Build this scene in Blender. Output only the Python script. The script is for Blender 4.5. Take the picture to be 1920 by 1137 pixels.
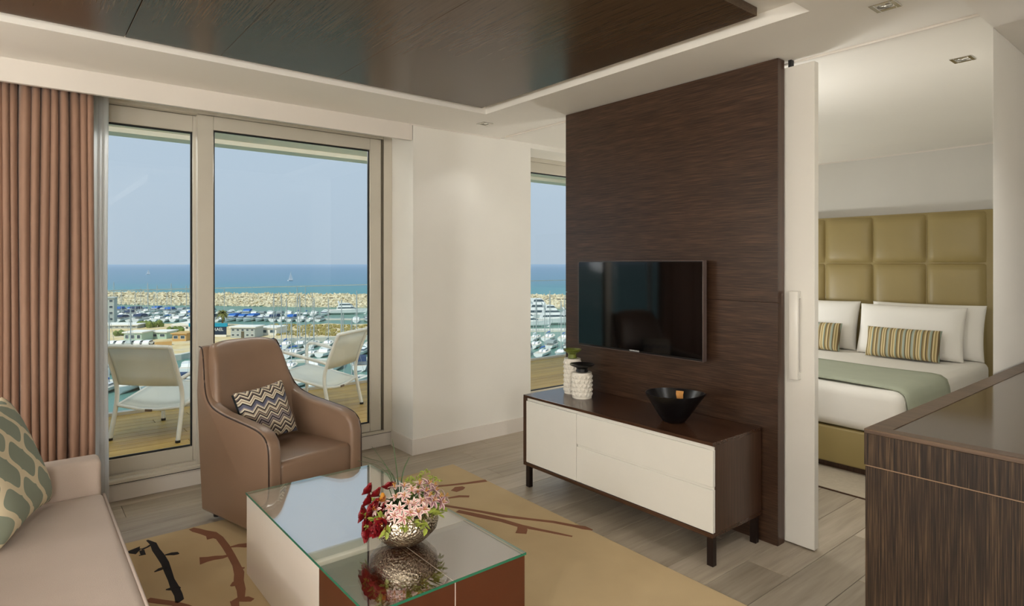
import bpy, bmesh, math, random
from mathutils import Vector, Matrix, Euler, noise as mnoise
random.seed(7)
for o in list(bpy.data.objects): bpy.data.objects.remove(o)
scene = bpy.context.scene
C = bpy.context.collection
PI = math.pi

# ------------------------------------------------------------------ camera
FPX, CXP, HYP, EYE = 1145.0, 960.0, 495.0, 1.445
YAW = math.atan((CXP - 30.0) / FPX)
FW = Vector((math.sin(YAW), math.cos(YAW), 0)); RT = Vector((math.cos(YAW), -math.sin(YAW), 0))
cam_d = bpy.data.cameras.new('camera'); cam = bpy.data.objects.new('camera', cam_d); C.objects.link(cam)
cam.location = (0, 0, EYE); cam.rotation_euler = (PI / 2, 0, -YAW)
cam_d.sensor_width = 36; cam_d.lens = FPX / 1920 * 36; cam_d.shift_y = -(568.5 - HYP) / 1920
cam_d.clip_start = 0.05; cam_d.clip_end = 60000
scene.camera = cam

# ------------------------------------------------------------------ view, world, sun, added fill lights
vs = scene.view_settings
vs.view_transform = 'Standard'; vs.look = 'None'; vs.gamma = 1.0; vs.use_curve_mapping = False
vs.exposure = 0.0
w = bpy.data.worlds.new('sky'); scene.world = w; w.use_nodes = True
nt = w.node_tree; nt.nodes.clear()
wo = nt.nodes.new('ShaderNodeOutputWorld'); bg = nt.nodes.new('ShaderNodeBackground')
tc = nt.nodes.new('ShaderNodeTexCoord'); sx = nt.nodes.new('ShaderNodeSeparateXYZ'); rp = nt.nodes.new('ShaderNodeValToRGB')
nt.links.new(tc.outputs['Generated'], sx.inputs[0]); nt.links.new(sx.outputs['Z'], rp.inputs[0])
el = rp.color_ramp.elements
el[0].position = 0.0; el[0].color = (0.45, 0.555, 0.66, 1)
el[1].position = 0.9; el[1].color = (0.34, 0.50, 0.74, 1)
e = el.new(0.12); e.color = (0.485, 0.60, 0.715, 1)
e = el.new(0.35); e.color = (0.50, 0.63, 0.76, 1)
nt.links.new(rp.outputs[0], bg.inputs[0]); bg.inputs[1].default_value = 1.0
nt.links.new(bg.outputs[0], wo.inputs[0])

def light(name, kind, loc, energy, color=(1, .86, .70), rot=(0, 0, 0), **kw):
    d = bpy.data.lights.new(name, kind); d.energy = energy; d.color = color
    for k, v in kw.items(): setattr(d, k, v)
    o = bpy.data.objects.new(name, d); o.location = loc; o.rotation_euler = rot; C.objects.link(o); return o
sun_dir = (FW * 0.80 + RT * 0.25 + Vector((0, 0, -1.05))).normalized()
sun = light('sun', 'SUN', (0, 0, 60), 3.1, (1, .95, .86)); sun.data.angle = 0.02
sun.rotation_euler = sun_dir.to_track_quat('-Z', 'Y').to_euler()
WARM = (1.0, .998, .985)
# unseen fill lights without fixtures, added to brighten the living room and bedroom
FILLS = [(-1.5, 2.9, 1.5, 18, .16), (-2.1, 1.5, 1.5, 78, .2), (-1.9, -.4, 1.6, 106, .2), (-.9, -2.2, 1.7, 126, .2), (3.45, 2.05, 1.80, 17, .10), (5.3, 3.7, .95, 44, .14)]
for i, (x, y, z, p, r) in enumerate(FILLS):
    light('fill_light', 'POINT', (x, y, z), p, WARM, shadow_soft_size=r)

# added fill lights, no fixtures: points on the balcony, a spot over the cabinet
for x in (.3, 1.9, 4.4): light('balcony_fill', 'POINT', (x, 4.86, 2.52), 21, WARM, shadow_soft_size=.08)
light('spot_light', 'SPOT', (2.45, .16, 2.39), 48, WARM, spot_size=2.4, spot_blend=.8, shadow_soft_size=.05)  # added fill that brightens the right wall, not a fitted spotlight

# ------------------------------------------------------------------ helpers
def lin(c):
    return tuple(((v / 255) / 12.92 if v / 255 <= .04045 else ((v / 255 + .055) / 1.055) ** 2.4) for v in c) + (1,)

class NT:
    def __init__(s, name):
        s.m = bpy.data.materials.new(name); s.m.use_nodes = True; s.t = s.m.node_tree; s.t.nodes.clear()
        s.out = s.n('ShaderNodeOutputMaterial')
    def n(s, t, **kw):
        o = s.t.nodes.new(t)
        for k, v in kw.items(): setattr(o, k, v)
        return o
    def l(s, a, b): s.t.links.new(a, b)
    def math(s, op, a, b=None, c=None):
        o = s.n('ShaderNodeMath', operation=op)
        for i, v in enumerate((a, b, c)):
            if v is None: continue
            if isinstance(v, (int, float)): o.inputs[i].default_value = v
            else: s.l(v, o.inputs[i])
        return o.outputs[0]
    def ramp(s, fac, stops, const=False):
        o = s.n('ShaderNodeValToRGB'); cr = o.color_ramp
        if const: cr.interpolation = 'CONSTANT'
        cr.elements[0].position = stops[0][0]; cr.elements[0].color = stops[0][1]
        cr.elements[1].position = stops[-1][0]; cr.elements[1].color = stops[-1][1]
        for p, c in stops[1:-1]:
            q = cr.elements.new(p); q.color = c
        s.l(fac, o.inputs[0]); return o.outputs[0]
    def coord(s, scale=(1, 1, 1), kind='Object', rand=False, rot=(0, 0, 0)):
        t = s.n('ShaderNodeTexCoord'); m = s.n('ShaderNodeMapping'); m.inputs['Scale'].default_value = scale; m.inputs['Rotation'].default_value = rot
        s.l(t.outputs[kind], m.inputs['Vector'])
        if rand:
            oi = s.n('ShaderNodeObjectInfo'); cb = s.n('ShaderNodeVectorMath', operation='SCALE'); cb.inputs[0].default_value = (37, 53, 71)
            s.l(oi.outputs['Random'], cb.inputs['Scale']); s.l(cb.outputs[0], m.inputs['Location'])
        return m.outputs[0]
    def noise(s, vec, scale=5, detail=4, rough=.55, dist=0):
        o = s.n('ShaderNodeTexNoise'); o.inputs['Scale'].default_value = scale; o.inputs['Detail'].default_value = detail
        o.inputs['Roughness'].default_value = rough; o.inputs['Distortion'].default_value = dist
        s.l(vec, o.inputs['Vector']); return o.outputs[0]
    def mix(s, fac, a, b, mode='MIX'):
        o = s.n('ShaderNodeMix', data_type='RGBA', blend_type=mode)
        for i, v in ((0, fac), (6, a), (7, b)):
            if isinstance(v, (int, float)): o.inputs[i].default_value = v
            elif isinstance(v, tuple): o.inputs[i].default_value = v
            else: s.l(v, o.inputs[i])
        return o.outputs[2]
    def bsdf(s, color, rough=.5, bump=None, bstr=.1, bdist=.002, **kw):
        b = s.n('ShaderNodeBsdfPrincipled')
        for k, v in (('Base Color', color), ('Roughness', rough)):
            if isinstance(v, (tuple, float, int)): b.inputs[k].default_value = v
            else: s.l(v, b.inputs[k])
        for k, v in kw.items():
            k = k.replace('_', ' ')
            b.inputs[k].default_value = v
        if bump is not None:
            bn = s.n('ShaderNodeBump'); bn.inputs['Strength'].default_value = bstr; bn.inputs['Distance'].default_value = bdist
            s.l(bump, bn.inputs['Height']); s.l(bn.outputs[0], b.inputs['Normal'])
        s.l(b.outputs[0], s.out.inputs[0]); return s.m

def flat(name, rgb, rough=.5, var=.08, nscale=8, bump=0., bscale=200, **kw):
    """a plain procedural material: base colour with a little noise, optional fine relief"""
    n = NT(name); v = n.coord(); f = n.noise(v, nscale, 3)
    c = lin(rgb); a = tuple(max(0, q * (1 - var)) for q in c[:3]) + (1,); b = tuple(min(1, q * (1 + var)) for q in c[:3]) + (1,)
    col = n.ramp(f, [(.3, a), (.7, b)])
    return n.bsdf(col, rough, n.noise(v, bscale, 2) if bump else None, bump, **kw)

def wood(name, dark, mid, light_, axis, fine=90, rough=.35, stretch=.03, contrast=(.32, .68), rand=False, bump=.15, kind='Object', big=.4, **kw):
    n = NT(name); k = [1., 1., 1.]; k['xyz'.index(axis)] = stretch
    v = n.coord(tuple(k), kind, rand)
    f1 = n.noise(v, fine, 3, .6); f2 = n.noise(v, fine * .12, 3, .5, .6)
    f = n.math('ADD', n.math('MULTIPLY', f1, 1 - big), n.math('MULTIPLY', f2, big))
    col = n.ramp(f, [(contrast[0], lin(dark)), (.5, lin(mid)), (contrast[1], lin(light_))])
    if rand:
        oi = n.n('ShaderNodeObjectInfo'); tone = n.math('ADD', n.math('MULTIPLY', oi.outputs['Random'], .22), .89)
        hs = n.n('ShaderNodeHueSaturation'); n.l(tone, hs.inputs['Value']); n.l(col, hs.inputs['Color']); col = hs.outputs[0]
    return n.bsdf(col, rough, f1 if bump else None, bump, .0015, **kw)

def glassmat(name, tint=(1, 1, 1), refl=.08, rough=0.0):
    n = NT(name); tr = n.n('ShaderNodeBsdfTransparent'); tr.inputs[0].default_value = tint + (1,)
    gl = n.n('ShaderNodeBsdfGlossy'); gl.inputs['Roughness'].default_value = rough; gl.inputs['Color'].default_value = (1, 1, 1, 1)
    lw = n.n('ShaderNodeLayerWeight'); lw.inputs[0].default_value = .5
    f5 = n.math('POWER', lw.outputs['Facing'], 5.0); sch = n.math('ADD', n.math('MULTIPLY', f5, 1 - refl), refl)
    mx = n.n('ShaderNodeMixShader'); n.l(sch, mx.inputs[0])
    n.l(tr.outputs[0], mx.inputs[1]); n.l(gl.outputs[0], mx.inputs[2]); n.l(mx.outputs[0], n.out.inputs[0]); return n.m

def BM(): return bmesh.new()
def box(bm, x0, x1, y0, y1, z0, z1, bev=0, seg=2, mat=None):
    g = bmesh.ops.create_cube(bm, size=1)
    for v in g['verts']:
        v.co = Vector(((x0 + x1) / 2 + v.co.x * (x1 - x0), (y0 + y1) / 2 + v.co.y * (y1 - y0), (z0 + z1) / 2 + v.co.z * (z1 - z0)))
    if bev:
        es = list({e for v in g['verts'] for e in v.link_edges})
        bmesh.ops.bevel(bm, geom=es, offset=bev, segments=seg, affect='EDGES', profile=.5)
    return bm
def prism(bm, poly, z0, z1, plane='xy'):
    """extrude a closed outline; plane gives the axes of the outline"""
    def P(a, b, c): return {'xy': (a, b, c), 'yz': (c, a, b), 'xz': (a, c, b)}[plane]
    lo = [bm.verts.new(P(a, b, z0)) for a, b in poly]; hi = [bm.verts.new(P(a, b, z1)) for a, b in poly]
    n = len(poly); fs = [bm.faces.new(lo[::-1]), bm.faces.new(hi)]
    for i in range(n): fs.append(bm.faces.new((lo[i], lo[(i + 1) % n], hi[(i + 1) % n], hi[i])))
    bmesh.ops.recalc_face_normals(bm, faces=fs); return bm
def tube(bm, pts, r, n=8, flatten=1.0):
    pts = [Vector(p) for p in pts]; rings = []
    for i, p in enumerate(pts):
        t = (pts[min(i + 1, len(pts) - 1)] - pts[max(i - 1, 0)]).normalized()
        a = Vector((0, 0, 1)) if abs(t.z) < .9 else Vector((0, 1, 0))
        u = t.cross(a).normalized(); v = t.cross(u).normalized()
        rr = r[i] if isinstance(r, (list, tuple)) else r
        rings.append([bm.verts.new(p + (u * math.cos(2 * PI * k / n) + v * math.sin(2 * PI * k / n) * flatten) * rr) for k in range(n)])
    for a, b in zip(rings, rings[1:]):
        for k in range(n): bm.faces.new((a[k], a[(k + 1) % n], b[(k + 1) % n], b[k]))
    bm.faces.new(rings[0][::-1]); bm.faces.new(rings[-1]); bmesh.ops.recalc_face_normals(bm, faces=bm.faces[:]); return bm
def smooth_path(pts, it=2):
    pts = [Vector(p) for p in pts]
    for _ in range(it):
        q = [pts[0]]
        for a, b in zip(pts, pts[1:]): q += [a * .75 + b * .25, a * .25 + b * .75]
        q.append(pts[-1]); pts = q
    return pts
def lathe(bm, prof, n=32, c=(0, 0, 0), fn=None):
    rings = []
    for r, z in prof:
        ring = []
        for k in range(n):
            a = 2 * PI * k / n; p = Vector((r * math.cos(a), r * math.sin(a), z))
            if fn: p = fn(p, a)
            ring.append(bm.verts.new(p + Vector(c)))
        rings.append(ring)
    for a, b in zip(rings, rings[1:]):
        for k in range(n): bm.faces.new((a[k], a[(k + 1) % n], b[(k + 1) % n], b[k]))
    if prof[0][0] > 1e-6: bm.faces.new(rings[0][::-1])
    if prof[-1][0] > 1e-6: bm.faces.new(rings[-1])
    bmesh.ops.remove_doubles(bm, verts=bm.verts, dist=1e-6); return bm
def pillow(bm, w_, h_, t_, n=18, pinch=.07, power=.45):
    """a stuffed cushion lying in the local xy plane"""
    top = {}; bot = {}
    for i in range(n + 1):
        for j in range(n + 1):
            u = -math.cos(PI * i / n); v = -math.cos(PI * j / n)
            x = w_ / 2 * u * (1 - pinch * (1 - v * v) ** 1.0 * abs(u)); y = h_ / 2 * v * (1 - pinch * (1 - u * u) * abs(v))
            z = t_ / 2 * max(0, (1 - u ** 4) * (1 - v ** 4)) ** power * (1 + .05 * math.sin(3 * u + 2 * v))
            top[i, j] = bm.verts.new((x, y, z))
            edge = i in (0, n) or j in (0, n)
            bot[i, j] = top[i, j] if edge else bm.verts.new((x, y, -z))
    for i in range(n):
        for j in range(n):
            bm.faces.new((top[i, j], top[i + 1, j], top[i + 1, j + 1], top[i, j + 1]))
            q = (bot[i, j + 1], bot[i + 1, j + 1], bot[i + 1, j], bot[i, j])
            if len(set(q)) == 4 and not bm.faces.get(q): bm.faces.new(q)
    return bm

WM = {}
def thing(name, label=None, cat=None, loc=(0, 0, 0), rz=0, group=None, kind=None):
    o = bpy.data.objects.new(name, None); C.objects.link(o); o.location = loc; o.rotation_euler = (0, 0, rz); o.empty_display_size = .1
    WM[o] = Matrix.Translation(loc) @ Matrix.Rotation(rz, 4, 'Z')
    return tag(o, label, cat, group, kind)
def tag(o, label=None, cat=None, group=None, kind=None):
    if label: o['label'] = label
    if cat: o['category'] = cat
    if group: o['group'] = group
    if kind: o['kind'] = kind
    return o
def obj(name, bm, mat, parent=None, local=False, smooth=False, base=None, sub=0, solid=0, kind=None, label=None):
    """link a bmesh as ONE mesh object; world coordinates unless local"""
    M = Matrix.Identity(4)
    if parent is not None:
        M = WM[parent]
        if not local: bm.transform(M.inverted())
    elif base is not None:
        M = Matrix.Translation(base)
        if not local: bm.transform(M.inverted())
    me = bpy.data.meshes.new(name); bm.to_mesh(me); bm.free(); me.materials.append(mat)
    if smooth: me.shade_smooth()
    o = bpy.data.objects.new(name, me); C.objects.link(o)
    if parent is not None: o.parent = parent
    elif base is not None: o.location = base
    WM[o] = M
    if smooth == 'auto':
        me.shade_smooth()
        me.set_sharp_from_angle(angle=math.radians(38))
    if sub:
        md = o.modifiers.new('sub', 'SUBSURF'); md.levels = sub; md.render_levels = sub
    if solid:
        md = o.modifiers.new('solid', 'SOLIDIFY'); md.thickness = solid; md.offset = 0
    if kind: o['kind'] = kind
    if label: o['label'] = label
    return o
def struct(name, bm, mat, parent=None, **kw):
    return obj(name, bm, mat, parent, kind=None if parent else 'structure', **kw)
def copy_tree(o, parent=None):
    c = o.copy(); C.objects.link(c); c.parent = parent; WM[c] = WM.get(o)
    for ch in list(o.children): copy_tree(ch, c)
    return c
def raydir(u, v):
    return FW + RT * ((u - CXP) / FPX) + Vector((0, 0, (HYP - v) / FPX))
EYEV = Vector((0, 0, EYE))
def atz(u, v, z):
    d = raydir(u, v); return EYEV + d * ((z - EYE) / d.z)
def atx(u, v, x):
    d = raydir(u, v); return EYEV + d * (x / d.x)
def ribbon(bm, pts, wd, z0, z1):
    """flat strip of varying width along floor points, with a thickness"""
    P = [Vector((p[0], p[1])) for p in pts]; L = []; R = []
    for i, p in enumerate(P):
        t = (P[min(i + 1, len(P) - 1)] - P[max(i - 1, 0)]).normalized(); nn = Vector((-t.y, t.x)); k = wd[i] / 2
        L.append(p + nn * k); R.append(p - nn * k)
    for i in range(len(P) - 1):
        prism(bm, [tuple(R[i]), tuple(R[i + 1]), tuple(L[i + 1]), tuple(L[i])], z0, z1)
    return bm
# ------------------------------------------------------------------ materials
M = {}
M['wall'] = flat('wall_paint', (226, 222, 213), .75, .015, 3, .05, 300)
M['ceil'] = flat('ceiling_paint', (232, 227, 218), .8, .012, 2)
M['trimw'] = flat('trim_paint', (218, 210, 200), .45, .012, 3)
M['doorw'] = flat('door_lacquer', (218, 213, 203), .25, .01, 3)
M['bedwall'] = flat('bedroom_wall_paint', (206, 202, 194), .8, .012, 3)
M['frame'] = flat('painted_aluminium', (202, 195, 180), .38, .02, 5, Metallic=.15)
M['gasket'] = flat('black_rubber', (14, 14, 13), .6, .05)
M['pane'] = glassmat('window_glass', (.985, .992, .99), .02)
M['railglass'] = glassmat('railing_glass', (.96, .985, .975), .015)
M['plank'] = wood('oak_plank', (140, 127, 109), (161, 148, 129), (176, 163, 145), 'x', 38, .42, .07, (.28, .72), True, .1)
M['slab'] = flat('screed', (70, 62, 54), .9)
M['deck'] = wood('deck_timber', (160, 124, 50), (190, 152, 68), (206, 172, 90), 'x', 45, .5, .06, (.28, .72), True, .15)
M['wenge_h'] = wood('wenge_panel', (36, 22, 14), (60, 41, 29), (86, 62, 46), 'y', 190, .32, .03, (.32, .68), False, .2, big=.22)
M['wenge_raft'] = wood('wenge_ceiling_panel', (72, 55, 40), (80, 62, 45), (88, 69, 51), 'y', 120, .26, .03, (.33, .67), False, .0, big=.2, Specular_IOR_Level=.36)
M['wenge_v'] = wood('wenge_cabinet', (16, 9, 4), (40, 27, 17), (84, 65, 44), 'z', 300, .5, .02, (.34, .72), False, .3, big=.2, Specular_IOR_Level=.3)
M['wenge_top'] = wood('wenge_cabinet_top', (52, 36, 24), (74, 55, 40), (94, 74, 56), 'y', 120, .38, .03, (.33, .67), False, .12)
M['stand'] = wood('wenge_stand', (42, 22, 12), (66, 42, 28), (84, 58, 42), 'y', 130, .22, .03, (.3, .7), False, .06)
M['stand_v'] = wood('wenge_stand_side', (46, 27, 17), (70, 46, 32), (86, 61, 45), 'z', 130, .3, .03, (.3, .7), False, .06)
M['whitelac'] = flat('white_lacquer', (220, 216, 206), .3, .01)
M['steel_dark'] = flat('dark_metal', (38, 26, 22), .35, .05, Metallic=.4)
M['chrome'] = flat('chrome', (200, 198, 192), .12, .03, Metallic=1.0)
M['lampglow'] = flat('lamp_reflector', (230, 228, 222), .15, .02, Metallic=.8)
M['black'] = flat('black_gloss', (4, 4, 5), .06, .05)
M['blackmat'] = flat('black_plastic', (12, 12, 13), .4, .05)

# ------------------------------------------------------------------ the room shell
H = 2.5; YW = 4.05; YD = 4.40; XP = 3.02; XD = 3.10; XB = 6.58
XL = -2.6; YR = -3.0
# floor: one slab and single oak planks laid along the window wall
b = box(BM(), XL - .2, XB + .2, YR - .2, YD + .12, -.22, -.013)
floor = struct('floor', b, M['slab'])
PW, PL = .2085, 1.55
meshes = {}
def plank_mesh(L, W, key, mat, t=.013, gap=.0012):
    if key not in meshes:
        bm = box(BM(), gap, L - gap, gap, W - gap, -t, 0, .0012, 1)
        me = bpy.data.meshes.new(key); bm.to_mesh(me); bm.free(); me.materials.append(mat); meshes[key] = me
    return meshes[key]
row = 0; y = 1.168 - 6 * PW
while y < YD - .01:
    x = -1.1 - random.random() * PL
    wy = min(PW, YD + .0 - y)
    while x < XB:
        x0 = max(x, -1.1); x1 = min(x + PL, XB)
        if x1 - x0 > .05:
            L = round(x1 - x0, 3)
            o = bpy.data.objects.new('plank', plank_mesh(L, wy, 'plank_%.3f_%.3f' % (L, wy), M['plank'])); C.objects.link(o)
            o.location = (x0, y, 0); o.parent = floor
        x += PL
    y += PW
rear = box(BM(), XL, -1.102, YR, YD, -.013, 0); box(rear, -1.1, XB, YR, 1.168 - 6 * PW - .001, -.013, 0)
obj('plank_field', rear, M['plank'], floor)

# window wall: column between the two openings, lintel, piece beyond the curtain
b = BM()
box(b, 2.327, 3.50, YW, YD + .16, 0, H)
box(b, XL, -.50, YW, YD + .16, 0, H)
box(b, 6.30, XB + .2, YW, YD + .16, 0, H)
box(b, -.50, 2.327, YD + .02, YD + .16, 2.448, H); box(b, 3.50, 6.30, YD - .35, YD + .16, 2.458, H)
struct('wall_window', b, M['wall'])
struct('wall_left', box(BM(), XL - .2, XL, YR - .2, YD + .16, -.2, 2.9), M['wall'])
struct('wall_rear', box(BM(), XL, XB + .2, YR - .2, YR, -.2, 2.9), M['wall'])
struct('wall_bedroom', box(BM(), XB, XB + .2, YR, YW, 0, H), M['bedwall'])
struct('wall_right', prism(BM(), [(XD, .697), (XB, .697), (XB, .80), (3.555, .80)], 0, H), M['wall'])
# lower ceiling with a rectangular recess
X0, X1, Y0, Y1 = -2.2, 2.57, 1.194, 3.458; ZR = 2.56
b = BM()
box(b, XL, X0, YR, YD + .16, H, 2.66); box(b, X1, 3.160, YR, YD + .16, H, 2.66)
box(b, X0, X1, YR, Y0, H, 2.66); box(b, X0, X1, Y1, YD + .16, H, 2.66)
box(b, X0 - .01, X1 + .01, Y0 - .01, Y1 + .01, ZR, 2.66)
struct('ceiling', b, M['ceil'])
struct('ceiling_bedroom', box(box(BM(), 3.178, XB + .2, YR, YD + .16, H, 2.66), 3.14, 3.19, YR, YD + .16, H + .03, 2.66), M['ceil'])
# the building around: slab above, so that no sun falls into the rooms
struct('trim_1', box(BM(), -.9, 2.32, YW, YW + .03, 2.378, H), M['trimw'])                    # curtain pelmet
struct('trim_2', box(BM(), 1.2, XB, YR, .696, 2.41, H), M['ceil'])                 # bulkhead over the side cabinet
b = BM(); box(b, 2.315, 3.50, YW - .012, YW, 0, .118); box(b, 2.315, 2.327, YW, YD - .02, 0, .118)
struct('baseboard_window', b, M['trimw'])
struct('baseboard_left', box(BM(), XL, XL + .012, YR, YW, 0, .118), M['trimw'])
struct('trim_3', box(BM(), 2.3, 3.16, YW - .006, YW, H - .008, H), M['trimw'])
struct('trim_4', box(BM(), XB - .008, XB, YR, YW, H - .012, H), M['trimw'])

# dark ceiling raft: single veneered panels hung in the recess
raft = thing('ceiling_raft', kind='structure', loc=(1, 2.4, ZR))
xs = [-1.9, -1.45, -.85, -.22, .40, .82, 1.432, 2.495]
for a, c in zip(xs, xs[1:]):
    obj('panel', box(BM(), a + (.0016 if a < .5 else .0005), c - (.0016 if c < .5 else .0005), 1.385, 3.402, 2.52, ZR - .002, .001, 1), M['wenge_raft'], raft)

# ------------------------------------------------------------------ windows: sliding glazed doors in grey aluminium
def rect_frame(bm, x0, x1, z0, z1, wl, wr, wb, wt, y0, y1):
    box(bm, x0, x0 + wl, y0, y1, z0, z1, .003, 1); box(bm, x1 - wr, x1, y0, y1, z0, z1, .003, 1)
    box(bm, x0 + wl, x1 - wr, y0, y1, z0, z0 + wb, .003, 1); box(bm, x0 + wl, x1 - wr, y0, y1, z1 - wt, z1, .003, 1)
    return bm
def sash(root, x0, x1, z0, z1, y0, y1, wl, wr, wb, wt):
    s = obj('sash', rect_frame(BM(), x0, x1, z0, z1, wl, wr, wb, wt, y0, y1), M['frame'], root, smooth='auto')
    gx0, gx1, gz0, gz1 = x0 + wl, x1 - wr, z0 + wb, z1 - wt; ym = y0 + .012
    obj('gasket', rect_frame(BM(), gx0 - .001, gx1 + .001, gz0 - .001, gz1 + .001, .011, .011, .011, .011, ym, ym + .02), M['gasket'], s)
    obj('pane', box(BM(), gx0 + .004, gx1 - .004, ym + .008, ym + .016, gz0 + .004, gz1 - .004), M['pane'], s)
    return s
w1 = thing('window_1', kind='structure', loc=(.9, YD, 0))
b = BM(); rect_frame(b, -.50, 2.327, .112, 2.448, .06, .075, .022, .022, YD - .02, YD + .15)
box(b, -.50, 2.327, YD - .024, YD - .018, .112, .128); box(b, -.44, 2.25, YD + .045, YD + .051, .134, .150)
obj('frame', b, M['frame'], w1, smooth='auto')
obj('gasket', box(BM(), 2.238, 2.252, YD - .0205, YD + .02, .136, 2.425), flat('frame_shadow_gap', (90, 82, 68), .6), w1)  # strip with the shade of the sash gap put into its colour
sash(w1, .920, 2.238, .136, 2.424, YD - .008, YD + .040, .098, .096, .064, .09)
sash(w1, -.44, .96, .136, 2.424, YD + .056, YD + .100, .09, .055, .105, .108)
obj('sill_joint', box(BM(), -.50, 2.327, YD - .022, YD + .02, .1075, .1118), M['gasket'], w1)
obj('track', box(BM(), -.50, .92, YD + .02, YD + .032, .134, .15), M['frame'], w1)
struct('baseboard_door', box(BM(), -.50, 2.327, YD - .0, YD + .15, 0, .112), M['trimw'])
w2 = thing('window_2', kind='structure', loc=(4.9, YD, 0))
obj('frame', rect_frame(BM(), 3.50, 6.30, .112, 2.458, .06, .06, .022, .04, YD - .02, YD + .15), M['frame'], w2, smooth='auto')
sash(w2, 3.56, 4.98, .134, 2.418, YD - .008, YD + .040, .09, .09, .095, .098)
sash(w2, 4.92, 6.24, .134, 2.418, YD + .056, YD + .100, .09, .09, .095, .098)
struct('baseboard_door_2', box(BM(), 3.50, 6.30, YD, YD + .15, 0, .112), M['trimw'])

# ------------------------------------------------------------------ dark timber partition and white sliding door
pt = thing('wall_partition', kind='structure', loc=(XP, 2.3, 0))
PY0, PY1 = 1.565, 3.115
obj('panel', box(BM(), XP, XP + .012, PY0, PY1, 1.2475, 2.497, .001, 1), M['wenge_h'], pt)
obj('panel', box(BM(), XP, XP + .012, PY0, PY1, 0, 1.2445, .001, 1), M['wenge_h'], pt)
obj('core', box(BM(), XP + .0125, XD - .012, PY0 + .0005, PY1 - .0005, 0, 2.4985), M['stand_v'], pt, label='side edge of the dark timber partition')
dr = thing('door_1', kind='structure', loc=(XD + .022, 1.9, 0))
obj('leaf', box(BM(), XD, XD + .044, 1.417, 2.42, .008, 2.462, .002, 1), M['doorw'], dr)
b = BM(); box(b, XD - .038, XD - .018, 1.484, 1.530, .856, 1.306, .005, 2)
box(b, XD - .020, XD + .001, 1.484, 1.530, .856, .895, .003, 1); box(b, XD - .020, XD + .001, 1.484, 1.530, 1.267, 1.306, .003, 1)
hd = obj('handle', b, M['doorw'], dr, smooth='auto')
b = BM(); box(b, XD + .006, XD + .034, 1.538, 1.554, 2.462, 2.505); box(b, XD + .006, XD + .034, 2.3, 2.34, 2.462, 2.505)
obj('roller', b, M['gasket'], dr)
struct('trim_5', box(BM(), XD + .046, XD + .060, 0.70, 3.95, 2.49, H + .02), M['trimw'])   # door track edge in the ceiling

# ------------------------------------------------------------------ ceiling spotlights
def downlight(x, y, s, label, power, rz=0, spot=True):
    t = thing('ceiling_spotlight', label, 'spotlight', (x, y, H), rz, 'recessed ceiling spotlights')
    b = BM()
    for a, c, d, e_ in ((-s, s, -s, -s * .62), (-s, s, s * .62, s), (-s, -s * .62, -s * .62, s * .62), (s * .62, s, -s * .62, s * .62)): box(b, a, c, d, e_, -.004, .0, .0015, 1)
    obj('bezel', b, M['chrome'], t, local=True)
    b = lathe(BM(), [(s * .60, -.001), (s * .5, .012), (s * .28, .03), (.0, .034)], 20); obj('reflector', b, M['lampglow'], t, local=True, smooth=True)
    b = lathe(BM(), [(0, -.002), (s * .2, .0), (s * .26, .012), (s * .2, .028)], 16)
    n = NT('spot_bulb'); e2 = n.n('ShaderNodeEmission'); e2.inputs[0].default_value = (1, .92, .8, 1); e2.inputs[1].default_value = 1.2; n.l(e2.outputs[0], n.out.inputs[0])
    obj('bulb', b, n.m, t, local=True, smooth=True)
    if power: light('spot_light', 'SPOT', (x, y, H - .03), power, WARM, spot_size=2.0, spot_blend=.7, shadow_soft_size=.04)
downlight(2.757, .976, .047, 'square chrome spotlight in the soffit in front of the bedroom opening', 1.5)
downlight(3.785, .978, .047, 'square chrome spotlight in the bedroom ceiling beyond the sliding door track', 8)
downlight(2.737, 3.694, .047, 'square chrome spotlight in the soffit near the white column', 4)
for x in (-.6, -1.5): light('spot_light', 'SPOT', (x, .9 if x < 1 else .95, H - .03), 14, WARM, spot_size=2.2, spot_blend=.7, shadow_soft_size=.05)  # added fill from unseen spots, no fixtures modelled

# ------------------------------------------------------------------ balcony
ED = 6.96
fb = struct('floor_balcony', box(BM(), -3.0, 9.5, YD + .16, ED, -.30, -.031), flat('balcony_slab', (150, 140, 120), .9))
bw = .128; y = YD + .165; nrow = 0
while y + bw < ED + .03:
    wy = min(bw, ED - y)
    x = -.6 - random.random() * 1.2
    while x < 8.2:
        L = 2.4
        o = bpy.data.objects.new('deck_board', plank_mesh(L, round(wy, 4), 'deck_%.4f' % wy, M['deck'], .03, .0025)); C.objects.link(o)
        o.location = (x, y, 0); o.parent = fb; x += L
    y += bw
M['plaster'] = flat('balcony_plaster', (238, 233, 218), .85, .02, 3)
b = BM(); box(b, -4, 10, YD + .16, ED - .22, 2.72, 3.0); box(b, -4, 10, ED - .22, ED, 2.675, 3.05)
struct('ceiling_balcony', b, M['plaster'])
struct('wall_facade', box(BM(), -4, 10, YD + .0, YD + .16, 2.66, 3.05), M['plaster'])
struct('roof', box(BM(), -4.2, 10, YR - .6, YD + .17, 2.75, 3.05), M['plaster'])  # unseen slab, added to keep the sun out of the rooms
rail = thing('glass_railing', 'frameless clear glass balcony railing at the deck edge', 'railing', (2, ED - .05, 0))
xs = [-2.2, -.2, 1.985, 4.17, 6.35, 8.5]
for a, c in zip(xs, xs[1:]):
    obj('pane', box(BM(), a + .006, c - .006, ED - .055, ED - .043, -.02, 1.185), M['railglass'], rail)
    obj('edge_strip', box(BM(), a + .004, c - .004, ED - .056, ED - .042, 1.186, 1.194), flat('glass_edge', (190, 205, 200), .2), rail)
obj('channel', box(BM(), -2.2, 8.5, ED - .085, ED - .01, -.03, .028), M['frame'], rail)
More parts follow.
